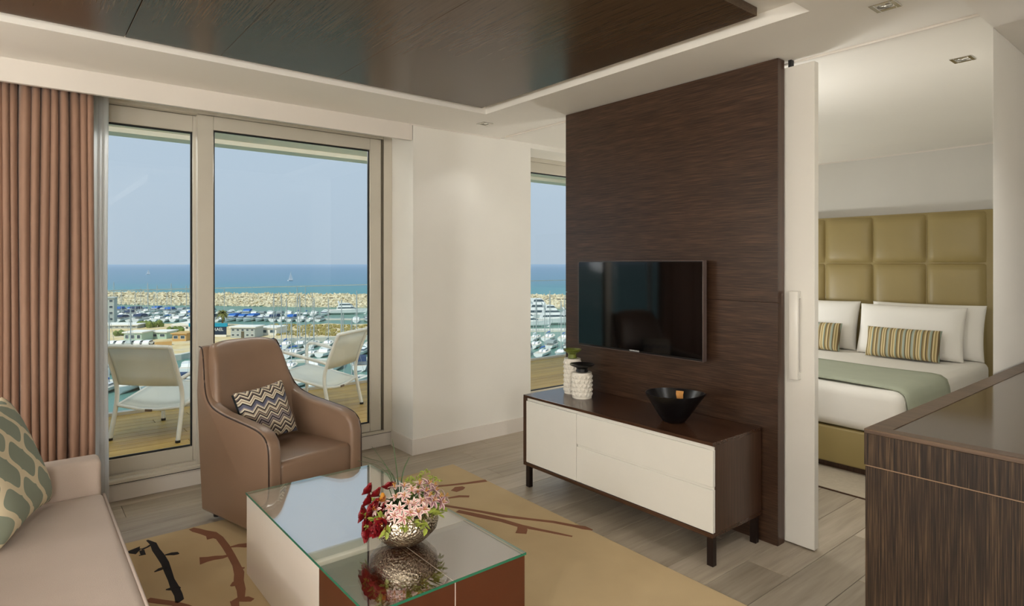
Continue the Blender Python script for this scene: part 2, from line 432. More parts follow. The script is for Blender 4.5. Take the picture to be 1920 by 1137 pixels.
# ------------------------------------------------------------------ furniture materials
M['leather'] = flat('taupe_leather', (132, 106, 86), .36, .05, 4, .25, 260)
M['leather_pipe'] = flat('dark_piping', (52, 38, 30), .45, .05)
M['sofa'] = flat('sofa_fabric', (190, 172, 158), .8, .03, 6, .35, 420, Sheen_Weight=.15)
M['curtain'] = flat('curtain_fabric', (150, 115, 93), .7, .05, 5, .25, 400, Sheen_Weight=.25)
M['rug'] = flat('rug_wool', (186, 162, 122), .95, .06, 2.5, .5, 500)
M['rug_brown'] = flat('rug_brown_wool', (128, 82, 55), .95, .06, 6, .5, 500)
M['rug_black'] = flat('rug_black_wool', (24, 17, 15), .95, .06, 6, .5, 500)
M['tablewhite'] = flat('white_glass_lacquer', (226, 215, 202), .12, .01)
M['tablebrown'] = flat('brown_glass_lacquer', (84, 40, 22), .12, .03)
M['tableglass'] = glassmat('table_glass', (.98, .99, .985), .25)
M['glassedge'] = flat('green_glass_edge', (36, 112, 84), .15, .05)
M['ceramic'] = flat('white_ceramic', (226, 219, 205), .42, .02)
M['greenglass'] = flat('green_glass', (112, 122, 44), .08, .05, Alpha=.75)
M['blackclay'] = flat('black_glaze', (12, 11, 12), .28, .08)
M['goldleaf'] = flat('copper_leaf', (196, 138, 72), .4, .15, 30)
n = NT('hammered_metal'); v = n.coord(); vo = n.n('ShaderNodeTexVoronoi'); vo.inputs['Scale'].default_value = 115; n.l(v, vo.inputs['Vector'])
M['hammer'] = n.bsdf(lin((196, 184, 164)), .2, vo.outputs['Distance'], .9, .004, Metallic=1.0)
M['aluwhite'] = flat('white_aluminium', (240, 239, 232), .4, .015)
M['sling'] = flat('white_sling', (230, 231, 222), .7, .02, 5, .3, 600)
M['headboard'] = flat('olive_leather', (150, 132, 84), .46, .03, 4, .2, 240)
M['linen'] = flat('white_linen', (238, 234, 226), .8, .012, 4, .1, 60)
M['throw'] = flat('sage_throw', (172, 178, 158), .85, .03, 6, .3, 400)
M['bedcarpet'] = flat('bedroom_carpet', (176, 164, 144), .95, .06, 40, .5, 400)
M['sheer'] = None
n = NT('sheer_voile'); d = n.n('ShaderNodeBsdfDiffuse'); d.inputs[0].default_value = lin((248, 247, 245)); t_ = n.n('ShaderNodeBsdfTranslucent'); t_.inputs[0].default_value = lin((250, 250, 250))
tr = n.n('ShaderNodeBsdfTransparent'); m1 = n.n('ShaderNodeMixShader'); m1.inputs[0].default_value = .6; m2 = n.n('ShaderNodeMixShader'); m2.inputs[0].default_value = .10
n.l(d.outputs[0], m1.inputs[1]); n.l(t_.outputs[0], m1.inputs[2]); n.l(m1.outputs[0], m2.inputs[1]); n.l(tr.outputs[0], m2.inputs[2]); n.l(m2.outputs[0], n.out.inputs[0]); M['sheer'] = n.m

def chevron_mat():
    n = NT('chevron_weave'); t = n.n('ShaderNodeTexCoord'); s = n.n('ShaderNodeSeparateXYZ'); n.l(t.outputs['Object'], s.inputs[0])
    zig = n.math('ABSOLUTE', n.math('SUBTRACT', n.math('FRACT', n.math('MULTIPLY', s.outputs['X'], 15.0)), .5))
    yy = n.math('SUBTRACT', s.outputs['Y'], n.math('MULTIPLY', zig, .062))
    f = n.math('FRACT', n.math('ADD', n.math('MULTIPLY', yy, 4.6), .35))
    cream, tan, brn, blk, blu, mau = [lin(c) for c in ((216, 206, 182), (160, 142, 122), (108, 92, 84), (38, 32, 36), (92, 94, 112), (150, 138, 138))]
    seq = [mau, blk, mau, brn, cream, blk, tan, brn, cream, tan, blk, cream, mau, blu, blu, blk, cream, tan, cream, blk, brn, cream, blk, tan, cream, brn]
    return n.bsdf(n.ramp(f, [(i / len(seq), c) for i, c in enumerate(seq)], True), .85)
def trellis_mat():
    n = NT('trellis_weave'); t = n.n('ShaderNodeTexCoord'); s = n.n('ShaderNodeSeparateXYZ'); n.l(t.outputs['Object'], s.inputs[0])
    k = 8.2; a = n.math('MULTIPLY', s.outputs['X'], k); b = n.math('MULTIPLY', s.outputs['Y'], k * .86)
    w1 = n.math('MULTIPLY', n.math('SINE', n.math('MULTIPLY', b, 2 * PI)), .17); w2 = n.math('MULTIPLY', n.math('SINE', n.math('MULTIPLY', a, 2 * PI)), .17)
    def line(p):
        return n.math('ABSOLUTE', n.math('SUBTRACT', n.math('FRACT', p), .5))
    l1 = line(n.math('ADD', a, w1)); l2 = line(n.math('ADD', b, w2))
    mk = n.math('LESS_THAN', n.math('MINIMUM', l1, l2), .105)
    return n.bsdf(n.mix(mk, lin((136, 142, 124)), lin((214, 198, 166))), .85, n.noise(t.outputs['Object'], 300), .2)
def stripe_mat():
    n = NT('stripe_weave'); t = n.n('ShaderNodeTexCoord'); s = n.n('ShaderNodeSeparateXYZ'); n.l(t.outputs['Object'], s.inputs[0])
    f = n.math('FRACT', n.math('ADD', n.math('MULTIPLY', s.outputs['X'], 5.2), .1))
    cr, ol, sg, br, gr = [lin(c) for c in ((214, 196, 150), (160, 140, 92), (150, 164, 148), (116, 98, 68), (176, 176, 160))]
    seq = [ol, cr, br, ol, gr, sg, br, cr, ol, cr, br, sg, gr, ol, br, cr, ol, cr, sg, br]
    return n.bsdf(n.ramp(f, [(i / len(seq), c) for i, c in enumerate(seq)], True), .85)
M['chevron'], M['trellis'], M['stripe'] = chevron_mat(), trellis_mat(), stripe_mat()
M['velvet'] = flat('black_green_velvet', (14, 20, 20), .8, .1)

# ------------------------------------------------------------------ rug with drawn branches
rug = thing('area_rug', 'beige wool rug with brown and black branch drawing under the coffee table', 'rug', (1.2, 2.2, 0))
RC = [(-.55, 3.69), (2.425, 3.655), (2.37, .9), (-.6, .9)]
b = prism(BM(), RC[::-1], .0005, .011); obj('pile', b, M['rug'], rug)
def px1(p): return atz(p[0] * .31407, 780 + p[1] * .31407, .011)
def px4(p): return atz(800 + p[0] * .33854, 850 + p[1] * .33854, .011)
def branch(strokes, f, mat, name='branch_motif'):
    b = BM()
    for k, (pts, wd) in enumerate(strokes):
        P = [f(p) for p in pts]
        if isinstance(wd, (int, float)): wd = [wd] * len(P)
        rnd = random.Random(k * 7 + len(P)); wd = [q * rnd.uniform(.8, 1.2) for q in wd]
        ribbon(b, P, wd, .0105, .0122 + .0001 * k)
    obj(name, b, mat, rug)
branch([([(878, 744), (915, 765), (930, 800), (960, 840), (985, 880), (1003, 930), (1022, 980), (1045, 1030), (1065, 1070), (1072, 1100), (1055, 1122)], [.01, .028, .028, .036, .034, .03, .03, .034, .03, .03, .012]),
        ([(912, 765), (880, 785), (845, 800)], [.014, .012, .016]), ([(838, 795), (822, 812), (790, 800)], [.008, .05, .065]), ([(846, 805), (855, 832), (830, 836)], [.02, .02, .01]),
        ([(985, 833), (1020, 826), (1050, 824), (1068, 826)], [.012, .03, .034, .006]), ([(988, 905), (955, 918), (922, 934)], [.02, .026, .006]), ([(1035, 1036), (1012, 1036), (990, 1040)], [.02, .02, .006]), ([(1050, 1020), (1078, 1030)], [.02, .004])], px1, M['rug_black'])
branch([([(1142, 675), (1170, 684), (1210, 695), (1262, 708), (1310, 730), (1348, 780), (1378, 830), (1410, 890), (1428, 940), (1425, 990), (1440, 1040), (1440, 1085), (1400, 1110)], [.03, .04, .04, .05, .04, .04, .04, .038, .04, .05, .036, .034, .03]),
        ([(1375, 832), (1330, 845), (1280, 850), (1240, 858), (1192, 868)], [.016, .03, .04, .06, .1]), ([(1375, 785), (1420, 776), (1470, 774), (1520, 776)], [.012, .03, .05, .04]), ([(1240, 700), (1258, 735)], [.02, .03]),
        ([(1425, 1000), (1400, 1005), (1378, 1018)], [.05, .05, .01]), ([(1432, 1098), (1470, 1096), (1508, 1102)], [.03, .04, .02]), ([(1430, 912), (1460, 910)], [.015, .01]), ([(1400, 1105), (1410, 1160), (1440, 1220)], [.03, .03, .02])], px1, M['rug_brown'])
branch([([(880, 1100), (960, 1112), (1040, 1122), (1110, 1140), (1180, 1165)], [.03, .028, .026, .024, .02]), ([(1040, 1122), (1060, 1160)], [.02, .02])], px1, M['rug_brown'])
branch([([(60, 184), (110, 180), (220, 168), (330, 153)], [.03, .03, .03, .045]), ], px4, M['rug_brown'])
branch([([(150, 212), (180, 196), (206, 188)], [.05, .07, .03])], px4, M['rug_brown'])
branch([([(120, 250), (180, 240), (236, 241)], [.02, .03, .03])], px4, M['rug_brown'])
branch([([(90, 290), (200, 308), (300, 325), (430, 350), (560, 366), (700, 382), (820, 405), (870, 414), (918, 427)], [.025, .025, .03, .03, .03, .026, .024, .05, .01]),
        ([(170, 322), (300, 350), (420, 375), (520, 405), (620, 425), (720, 445), (806, 463)], [.04, .04, .034, .03, .026, .024, .012]), ([(518, 408), (530, 425), (522, 446)], [.03, .05, .05])], px4, M['rug_brown'])

# ------------------------------------------------------------------ coffee table
TZ = .388; TX0, TX1, TY0, TY1, TXM, TYM = .826, 1.448, 1.705, 2.965, 1.142, 2.098
tb = thing('coffee_table', 'low coffee table of white and brown gloss blocks under one glass sheet', 'table', ((TX0 + TX1) / 2, (TY0 + TY1) / 2, .012))
for x0, x1, y0, y1, m, l in ((TX0, TXM, TYM, TY1, 'tablewhite', 'white gloss block'), (TXM, TX1, TYM, TY1, 'tablewhite', 'white gloss block'), (TX0, TXM, TY0, TYM, 'tablebrown', 'reddish brown gloss block'), (TXM, TX1, TY0, TYM, 'tablebrown', 'reddish brown gloss block')):
    obj('block', box(BM(), x0 + .0015, x1 - .0015, y0 + .0015, y1 - .0015, .0125, TZ - .010, .001, 1), M[m], tb, label=l)
obj('divider', box(BM(), TXM - .0014, TXM + .0014, TY0 + .002, TY1 - .002, .0125, TZ - .0105), M['tablewhite'], tb, label='thin pale divider between the blocks')
obj('glass_top', box(BM(), TX0 - .001, TX1 + .001, TY0 - .001, TY1 + .001, TZ - .0095, TZ), M['tableglass'], tb)
b = BM()
for q in ((TX0 - .0025, TX0 - .0012, TY0 - .0025, TY1 + .0025), (TX1 + .0012, TX1 + .0025, TY0 - .0025, TY1 + .0025), (TX0 - .0012, TX1 + .0012, TY0 - .0025, TY0 - .0012), (TX0 - .0012, TX1 + .0012, TY1 + .0012, TY1 + .0025)):
    box(b, *q, TZ - .0088, TZ - .0006)
obj('glass_edge', b, M['glassedge'], tb, label='green polished edge of the glass sheet')

# ------------------------------------------------------------------ armchair
AW, AD = .60, .63
ac = thing('armchair', 'taupe leather armchair with curved arms by the glass doors', 'armchair', (1.275, 3.235, .0125), math.radians(15))
def ychain(s): return s
side = [(0, .035), (-.004, .25), (-.004, .47), (.010, .525), (.05, .563), (.12, .583), (.28, .598), (.44, .612), (.56, .636), (.625, .675), (.668, .74), (.705, .83), (.738, .91), (.762, .945), (.790, .948), (.800, .915), (.755, .70), (.70, .40), (.665, .035)]
INW = lambda z: .055 * max(0, (z - .62) / .33) ** .9
for s in (-1, 1):
    b = BM(); prism(b, side, 0, .078, 'yz')
    bmesh.ops.bevel(b, geom=[e for e in b.edges if abs(e.verts[0].co.x - e.verts[1].co.x) < 1e-4], offset=.022, segments=4, affect='EDGES', profile=.5)
    for v in b.verts:
        t = v.co.z
        inw = INW(t)
        v.co.x = (v.co.x - .039) + s * (AW / 2 - .039 - inw - .028 * (v.co.y / AD) * 0)
    p = obj('side_panel', b, M['leather'], ac, local=True, smooth='auto')
    for off in (.012,):
        xx = s * (AW / 2 - .006)
        pts = [Vector((s * (AW / 2 - .0035 - INW(z)), y + (.006 if y < .05 else .003 if y < .6 else .006), z - (.006 if .04 < y < .7 else 0.002))) for y, z in side[1:15]]
        obj('piping', tube(BM(), smooth_path(pts, 2), .0036, 6), M['leather_pipe'], p, local=True, smooth=True)
# back: a gently hollow, rounded slab between the sides
b = BM(); NX, NZ = 14, 16; grid = {}
for lay in (0, 1):
    for i in range(NX + 1):
        for j in range(NZ + 1):
            u = -1 + 2 * i / NX; t = j / NZ
            wdt = .272 - INW(.34 + .62 * t) - .5 * max(0, t - .88) ** 2 * 2
            top = .975 - .02 * u ** 4
            z = .34 + (top - .34) * t
            yf = .50 + .215 * t - .04 * abs(u) ** 2.5
            yb = .66 + .14 * t
            k = max(0, (t - .84) / .16); rnd = k * k * .045
            y = yf + rnd if lay == 0 else yb - rnd * .5
            grid[lay, i, j] = b.verts.new((u * wdt, y, z))
def q4(a, c, d, e_): b.faces.new((grid[a], grid[c], grid[d], grid[e_]))
for i in range(NX):
    for j in range(NZ):
        q4((0, i, j), (0, i + 1, j), (0, i + 1, j + 1), (0, i, j + 1)); q4((1, i, j + 1), (1, i + 1, j + 1), (1, i + 1, j), (1, i, j))
for i in range(NX):
    q4((0, i, NZ), (0, i + 1, NZ), (1, i + 1, NZ), (1, i, NZ)); q4((0, i + 1, 0), (0, i, 0), (1, i, 0), (1, i + 1, 0))
for j in range(NZ):
    q4((0, 0, j + 1), (1, 0, j + 1), (1, 0, j), (0, 0, j)); q4((0, NX, j), (1, NX, j), (1, NX, j + 1), (0, NX, j + 1))
bmesh.ops.recalc_face_normals(b, faces=b.faces[:])
obj('backrest', b, M['leather'], ac, local=True, smooth=True, sub=1)
b = BM(); box(b, -.232, .232, .004, .56, .05, .405, .03, 4)
for v in b.verts:
    if v.co.z > .3: v.co.z += .028 * math.cos(v.co.x / .232 * PI / 2) * math.cos((v.co.y - .2) / .34 * PI / 2) - .015 * max(0, (v.co.y - .1))
obj('seat', b, M['leather'], ac, local=True, smooth=True)
b = BM(); prism(b, [(-AW / 2 + .03, .62), (AW / 2 - .03, .62), (AW / 2 - .03, .662), (-AW / 2 + .03, .662)], .035, .62); obj('rear_panel', b, M['leather'], ac, local=True)
b = BM()
for sx_ in (-1, 1):
    for yy in (.04, .60): lathe(b, [(.018, .0), (.018, .036)], 12, (sx_ * .24, yy, 0))
for k, (sx_, yy) in enumerate(((-1, .04), (-1, .60), (1, .04), (1, .60))):
    obj('foot', lathe(BM(), [(.02, .0), (.02, .036)], 12, (sx_ * .24, yy, 0)), M['blackmat'], ac, local=True)
b.free()

def place_pillow(name, w_, h_, t_, centre, xaxis, yaxis, mat, label, cat='cushion', group=None, parts=None, **kw):
    X = Vector(xaxis).normalized(); Yv = Vector(yaxis); Yv = (Yv - X * Yv.dot(X)).normalized(); Z = X.cross(Yv)
    o = obj(name, pillow(BM(), w_, h_, t_, **kw), mat, smooth=True, local=True)
    Mx = Matrix((X, Yv, Z)).transposed().to_4x4(); Mx.translation = Vector(centre); o.matrix_world = Mx; WM[o] = Mx
    return tag(o, label, cat, group)
ca, sa = math.cos(math.radians(15)), math.sin(math.radians(15))
def A(x, y, z): return Vector((1.275 + x * ca - y * sa, 3.235 + x * sa + y * ca, .011 + z))
xa = A(1, 0, 0) - A(0, 0, 0)
pc = place_pillow('scatter_cushion', .305, .315, .11, A(-.045, .425, .575), (xa * .98 + Vector((0, 0, .10))), (A(0, .36, .93) - A(0, 0, 0)), M['chevron'], 'zigzag patterned cushion standing in the taupe armchair')
b = BM(); pillow(b, .297, .307, .06); bmesh.ops.translate(b, verts=b.verts, vec=(0, 0, -.036)); obj('backing', b, M['velvet'], pc, local=True, smooth=True, label='dark plain back of the cushion')

# ------------------------------------------------------------------ sofa and its cushion
sf = thing('sofa', 'pinkish beige fabric sofa with low square arm beside the curtain', 'sofa', (-.2, 2.2, .011))
obj('base', box(BM(), -.62, .285, 1.15, 3.19, .03, .27, .02, 3), M['sofa'], sf, smooth='auto')
b = BM(); box(b, -.40, .303, 1.32, 3.196, .262, .452, .035, 4)
bmesh.ops.subdivide_edges(b, edges=[e for e in b.edges if e.calc_length() > .4], cuts=7, use_grid_fill=True)
for v in b.verts:
    if v.co.z > .42: v.co.z += .012 * math.cos((v.co.x + .05) / .36 * PI / 2) * math.cos((v.co.y - 2.25) / .95 * PI / 2)
seat = obj('seat_cushion', b, M['sofa'], sf, smooth=True)
b = BM(); tube(b, [(.297, 1.33, .443), (.298, 2.2, .444), (.297, 3.18, .443)], .005, 6); obj('piping', b, M['sofa'], seat, smooth=True)
b = BM(); tube(b, [(.300, 1.33, .285), (.3, 2.2, .285), (.3, 3.18, .285)], .004, 6); obj('piping', b, M['sofa'], seat, smooth=True)
for y0, y1 in ((3.198, 3.322), (1.03, 1.15)):
    arm = obj('arm', box(BM(), -.66, .290, y0, y1, .03, .592, .022, 4), M['sofa'], sf, smooth='auto')
    b = BM(); tube(b, smooth_path([(.286, y0 + .016, .05), (.286, y0 + .016, .56), (.27, y0 + .014, .577), (-.3, y0 + .014, .577)], 1), .003, 6); obj('piping', b, M['sofa'], arm, smooth=True)
obj('backrest', box(BM(), -.66, -.42, 1.16, 3.19, .05, .80, .05, 4), M['sofa'], sf, smooth='auto')
for k, (x, y) in enumerate(((-.6, 1.2), (.22, 1.2), (-.6, 3.2), (.22, 3.2))): obj('foot', box(BM(), x, x + .04, y, y + .04, .0115, .032), M['steel_dark'], sf)
bd = Vector((-.33, -.94, 0)).normalized(); nn = Vector((.94, -.33, 0)); up = (nn * -.34 + Vector((0, 0, .94))).normalized()
cn = Vector((.105, 3.145, .468)); PS = .47
place_pillow('scatter_cushion', PS, PS, .15, cn + bd * PS / 2 + up * PS / 2 + nn * .0, -bd, up, M['trellis'], 'sage green cushion with cream trellis pattern on the beige sofa', pinch=.09)

# ------------------------------------------------------------------ curtains
def drape(name, x0, x1, yc, amp, period, z0, z1, mat, thick, seed, label, cat, step=.004):
    rnd = random.Random(seed); b = BM(); cols = []; ph = 0; x = x0
    zs = [z0 + (z1 - z0) * t / 10 for t in range(11)]
    per = period; nxt = 0
    while x <= x1 + 1e-6:
        ph += 2 * PI * step / per
        if ph > nxt: per = period * rnd.uniform(.7, 1.6); ampk = rnd.uniform(.7, 1.15); nxt += 2 * PI
        cs = []
        for z in zs:
            t = (z - z0) / (z1 - z0)
            s = math.sin(ph + .25 * math.sin(3 * t + x * 9)); s = math.copysign(abs(s) ** .75, s)
            cs.append(b.verts.new((x + .012 * math.cos(ph) + .004 * math.sin(5 * t + x * 20), yc + amp * ampk * s * (1 - .18 * t), z)))
        cols.append(cs); x += step
    for a, c in zip(cols, cols[1:]):
        for j in range(10): b.faces.new((a[j], c[j], c[j + 1], a[j + 1]))
    o = obj(name, b, mat, smooth=True, base=((x0 + x1) / 2, yc, z0), solid=thick); return tag(o, label, cat)
drape('curtain', -.62, .347, 4.185, .060, .036, .03, 2.46, M['curtain'], .003, 5, 'brown pleated curtain hanging at the left of the glass doors', 'curtain')
drape('sheer_curtain', .345, .418, 4.31, .012, .026, .03, 2.44, M['sheer'], .0008, 9, 'thin white sheer curtain bunched beside the brown curtain', 'curtain', .003)

# ------------------------------------------------------------------ media console
SX0, SX1, SY0, SY1, SZ0, SZ1 = 2.56, 3.005, 1.645, 3.035, .145, .595
st = thing('media_console', 'dark wood media console with white fronts below the television', 'console', (2.78, 2.34, 0))
obj('top', box(BM(), SX0, SX1, SY0, SY1, SZ1 - .016, SZ1, .001, 1), M['stand'], st)
obj('bottom', box(BM(), SX0, SX1, SY0, SY1, SZ0 - .004, SZ0 + .016, .001, 1), M['stand'], st)
obj('side_panel', box(BM(), SX0 + .0255, SX1, SY0, SY0 + .018, SZ0 + .016, SZ1 - .016), M['stand_v'], st)
obj('side_panel', box(BM(), SX0, SX1, SY1 - .022, SY1, SZ0 + .016, SZ1 - .016), M['stand_v'], st)
obj('back_panel', box(BM(), SX1 - .01, SX1 - .001, SY0 + .018, SY1 - .022, SZ0 + .016, SZ1 - .016), M['stand_v'], st)
obj('top_rail', box(BM(), SX0 + .016, SX0 + .03, SY0 + .012, SY1 - .0225, SZ1 - .036, SZ1 - .0165), M['whitelac'], st)
obj('carcass', box(BM(), SX0 + .034, SX0 + .046, SY0 + .019, SY1 - .0225, SZ0 + .0165, SZ1 - .037), M['whitelac'], st)
YM = 2.556; ZM = .380
obj('door', box(BM(), SX0 + .004, SX0 + .024, YM + .0015, SY1 - .024, SZ0 + .018, SZ1 - .037, .0015, 1), M['whitelac'], st, label='white hinged door of the console')
for z0, z1 in ((SZ0 + .018, ZM - .012), (ZM + .003, SZ1 - .037)):
    d_ = obj('drawer', box(BM(), SX0 + .004, SX0 + .024, SY0 + .001, YM - .0015, z0, z1, .0015, 1), M['whitelac'], st, label='white drawer front')
    obj('finger_pull', box(BM(), SX0 + .014, SX0 + .024, SY0 + .004, YM - .004, z1, z1 + .0135), M['whitelac'], d_)
for x in (SX0 + .012, SX1 - .045):
    for y in (SY0 + .006, SY1 - .046):
        obj('leg', box(BM(), x, x + .030, y, y + .034, 0, SZ0 - .004, .001, 1), M['steel_dark'], st)

# television
tv = thing('television', 'flat black television mounted on the dark timber partition', 'television', (2.96, 2.42, 1.18))
TVX = 2.93; ty0, ty1, tz0, tz1 = 1.945, 2.900, .905, 1.462
obj('housing', box(BM(), TVX + .002, TVX + .035, ty0, ty1, tz0, tz1, .004, 2), M['blackmat'], tv, smooth='auto')
obj('screen', box(BM(), TVX, TVX + .003, ty0 + .004, ty1 - .004, tz0 + .012, tz1 - .006), M['black'], tv)
b = BM()
for q in ((ty0 - .003, ty0 + .001, tz0 - .002, tz1 + .003), (ty1 - .001, ty1 + .003, tz0 - .002, tz1 + .003), (ty0, ty1, tz1 - .001, tz1 + .003), (ty0, ty1, tz0 - .002, tz0 + .001)): box(b, TVX + .001, TVX + .034, q[0], q[1], q[2], q[3])
obj('rim', b, flat('tv_rim', (120, 104, 98), .25, .05, Metallic=.6), tv)
obj('bracket', box(BM(), TVX + .035, XP - .002, 2.2, 2.65, 1.0, 1.35), M['blackmat'], tv)
def text_mesh(txt, size, ext=.0):
    cu = bpy.data.curves.new('t', 'FONT'); cu.body = txt; cu.size = size; cu.extrude = ext; cu.align_x = 'CENTER'; cu.align_y = 'CENTER'; cu.resolution_u = 2
    o = bpy.data.objects.new('t', cu); C.objects.link(o); dg = bpy.context.evaluated_depsgraph_get(); me = bpy.data.meshes.new_from_object(o.evaluated_get(dg)); bpy.data.objects.remove(o)
    b = BM(); b.from_mesh(me); bpy.data.meshes.remove(me); return b
b = text_mesh('SAMSUNG', .013, .0006)
b.transform(Matrix.Translation((TVX - .0012, (ty0 + ty1) / 2, tz0 + .0085)) @ Matrix.Rotation(-PI / 2, 4, 'Z') @ Matrix.Rotation(PI / 2, 4, 'X') @ Matrix.Scale(1.25, 4, (1, 0, 0)))
obj('lettering', b, flat('silver_print', (225, 225, 222), .3, .01), tv)

# jars and bowl on the console
def jar(x, y, r, hgt, rows, label, lidmat, lidr, lidh):
    t = thing('ceramic_jar', label, 'jar', (x, y, SZ1), 0, 'studded white jars on the console')
    cols = 14; b = BM(); N = cols * 4; prof = []
    rings = []
    zs = [0, .006] + [.012 + (hgt - .024) * k / (rows * 4) for k in range(rows * 4 + 1)] + [hgt - .006, hgt]
    for z in zs:
        ring = []
        for k in range(N):
            f = (z - .012) / (hgt - .024) * rows
            rr = r
            if 0 < f < rows:
                sh = .5 if int(f) % 2 else 0
                du = abs(((k / 4 + sh) % 1) - .5) * 2; dv = abs((f % 1) - .5) * 2
                rr = r + .0075 * max(0, 1 - max(du, dv))
            else: rr = r - .001 if z < .005 else r
            a = 2 * PI * k / N; ring.append(b.verts.new((rr * math.cos(a), rr * math.sin(a), z)))
        rings.append(ring)
    for a, c in zip(rings, rings[1:]):
        for k in range(N): b.faces.new((a[k], a[(k + 1) % N], c[(k + 1) % N], c[k]))
    b.faces.new(rings[0][::-1]); b.faces.new(rings[-1])
    obj('body', b, M['ceramic'], t, local=True)
    q = lidr
    lid = lathe(BM(), [(0, .001), (q * .45, .001), (q * .5, .004), (q * .42, lidh * .45), (q * .55, lidh * .62), (q * .9, lidh * .84), (q, lidh), (q * .97, lidh + .002), (q * .5, lidh * .75), (0, lidh * .7)], 28)
    bmesh.ops.translate(lid, verts=lid.verts, vec=(0, 0, hgt)); obj('lid', lid, M[lidmat], t, local=True, smooth='auto')
jar(2.845, 2.872, .054, .228, 7, 'taller studded white jar with green glass dish lid', 'greenglass', .062, .058)
jar(2.795, 2.735, .062, .162, 5, 'shorter studded white jar with black dish lid', 'blackclay', .080, .050)
bw_ = thing('serving_bowl', 'black glazed oval bowl with copper patch inside on the console', 'bowl', (2.755, 2.008, SZ1), math.radians(-62))
def bowlfn(p, a):
    k = p.z / .15
    tip = max(0, math.cos(a)) ** 6
    return Vector((p.x * (1.0 + .10 * k * tip), p.y * .95, p.z * (1 + .05 * tip * k)))
b = lathe(BM(), [(0, 0), (.052, 0), (.060, .004), (.088, .045), (.122, .10), (.150, .146), (.152, .152), (.146, .153), (.115, .10), (.078, .045), (.045, .018), (0, .014)], 48, fn=bowlfn)
obj('body', b, M['blackclay'], bw_, local=True, smooth='auto')
b = BM(); inner = [(.138, .139), (.128, .121), (.115, .10), (.097, .072), (.078, .045)]
vv = []
for r, z in inner:
    rw = []
    for k in range(5):
        a = math.radians(72 + k * 4.5 + (2 if z > .1 else -1)); p = bowlfn(Vector((r * math.cos(a), r * math.sin(a), z)), a); n_ = Vector((-math.cos(a), -math.sin(a), .6)).normalized() * .003
        rw.append(b.verts.new(p + n_))
    vv.append(rw)
for a, c in zip(vv, vv[1:]):
    for k in range(4): b.faces.new((a[k], a[k + 1], c[k + 1], c[k]))
obj('copper_patch', b, M['goldleaf'], bw_, local=True, solid=.001)
# ------------------------------------------------------------------ side cabinet in the foreground
cb = thing('side_cabinet', 'dark grained wooden cabinet with glass inset top in the right foreground', 'cabinet', (2.4, .2, 0))
KX0, KX1, KY0, KY1, KZ = 1.781, 4.2, -.9, .682, 1.0
obj('body', box(BM(), KX0 + .002, KX1, KY0, KY1 - .002, 0, .899, .001, 1), M['wenge_v'], cb)
b = BM(); box(b, KX0, KX1, KY0, KY1, .9025, KZ - .012, .001, 1); obj('apron', b, M['wenge_v'], cb)
obj('groove', box(BM(), KX0 + .0035, KX1, KY0, KY1 - .0035, .8985, .903), flat('groove_edge', (120, 96, 72), .5), cb)
b = BM()
box(b, KX0, KX0 + .042, KY0, KY1, KZ - .012, KZ, .0008, 1); box(b, KX0 + .042, KX1, KY1 - .055, KY1, KZ - .012, KZ, .0008, 1)
obj('top_border', b, M['wenge_top'], cb)
obj('glass_inset', box(BM(), KX0 + .044, KX1, KY0, KY1 - .057, KZ - .012, KZ - .0015), flat('smoked_glass', (70, 58, 46), .09, .02), cb)

# ------------------------------------------------------------------ bed
bd_ = thing('bed', 'double bed with olive upholstered base and tall padded headboard', 'bed', (5.4, 2.4, 0))
BY0, BY1 = 1.50, 3.30
obj('plinth', box(BM(), 4.48, 6.40, BY0 + .04, BY1 - .04, .0, .056), M['stand_v'], bd_)
obj('base', box(BM(), 4.425, 6.44, BY0, BY1, .057, .305, .012, 3), M['headboard'], bd_, smooth='auto')
hb = obj('headboard', box(BM(), 6.47, XB - .002, 1.455, 3.335, .03, 1.915, .01, 2), M['headboard'], bd_, smooth='auto')
ys = [1.497 + .4495 * k for k in range(5)]; zs = [.105, .555, 1.002, 1.452, 1.905]
for y0, y1 in zip(ys, ys[1:]):
    for z0, z1 in zip(zs, zs[1:]):
        b = BM(); N = 8; G = {}
        for i in range(N + 1):
            for j in range(N + 1):
                u = -math.cos(PI * i / N); v = -math.cos(PI * j / N)
                d_ = .045 * (1 - u ** 6) ** .5 * (1 - v ** 6) ** .5
                G[i, j] = b.verts.new((6.474 - d_, (y0 + y1) / 2 + u * (y1 - y0 - .004) / 2, (z0 + z1) / 2 + v * (z1 - z0 - .004) / 2))
        for i in range(N):
            for j in range(N): b.faces.new((G[i, j], G[i, j + 1], G[i + 1, j + 1], G[i + 1, j]))
        obj('padded_tile', b, M['headboard'], hb, smooth=True)
# mattress wrapped in a white duvet
def soft_box(x0, x1, y0, y1, z0, z1, r, seg=5, cuts=9, wave=.006, seed=0):
    b = BM(); box(b, x0, x1, y0, y1, z0, z1, r, seg)
    bmesh.ops.subdivide_edges(b, edges=[e for e in b.edges if e.calc_length() > .25], cuts=cuts, use_grid_fill=True)
    for v in b.verts:
        k = mnoise.noise(Vector((v.co.x * 2.2 + seed, v.co.y * 2.2, v.co.z * 4))) * wave
        v.co.z += k; v.co.y += k * (1 if v.co.y > (y0 + y1) / 2 else -1)
    return b
dv = obj('duvet', soft_box(4.41, 6.42, 1.465, 3.335, .312, .612, .07, wave=.012), M['linen'], bd_, smooth=True)
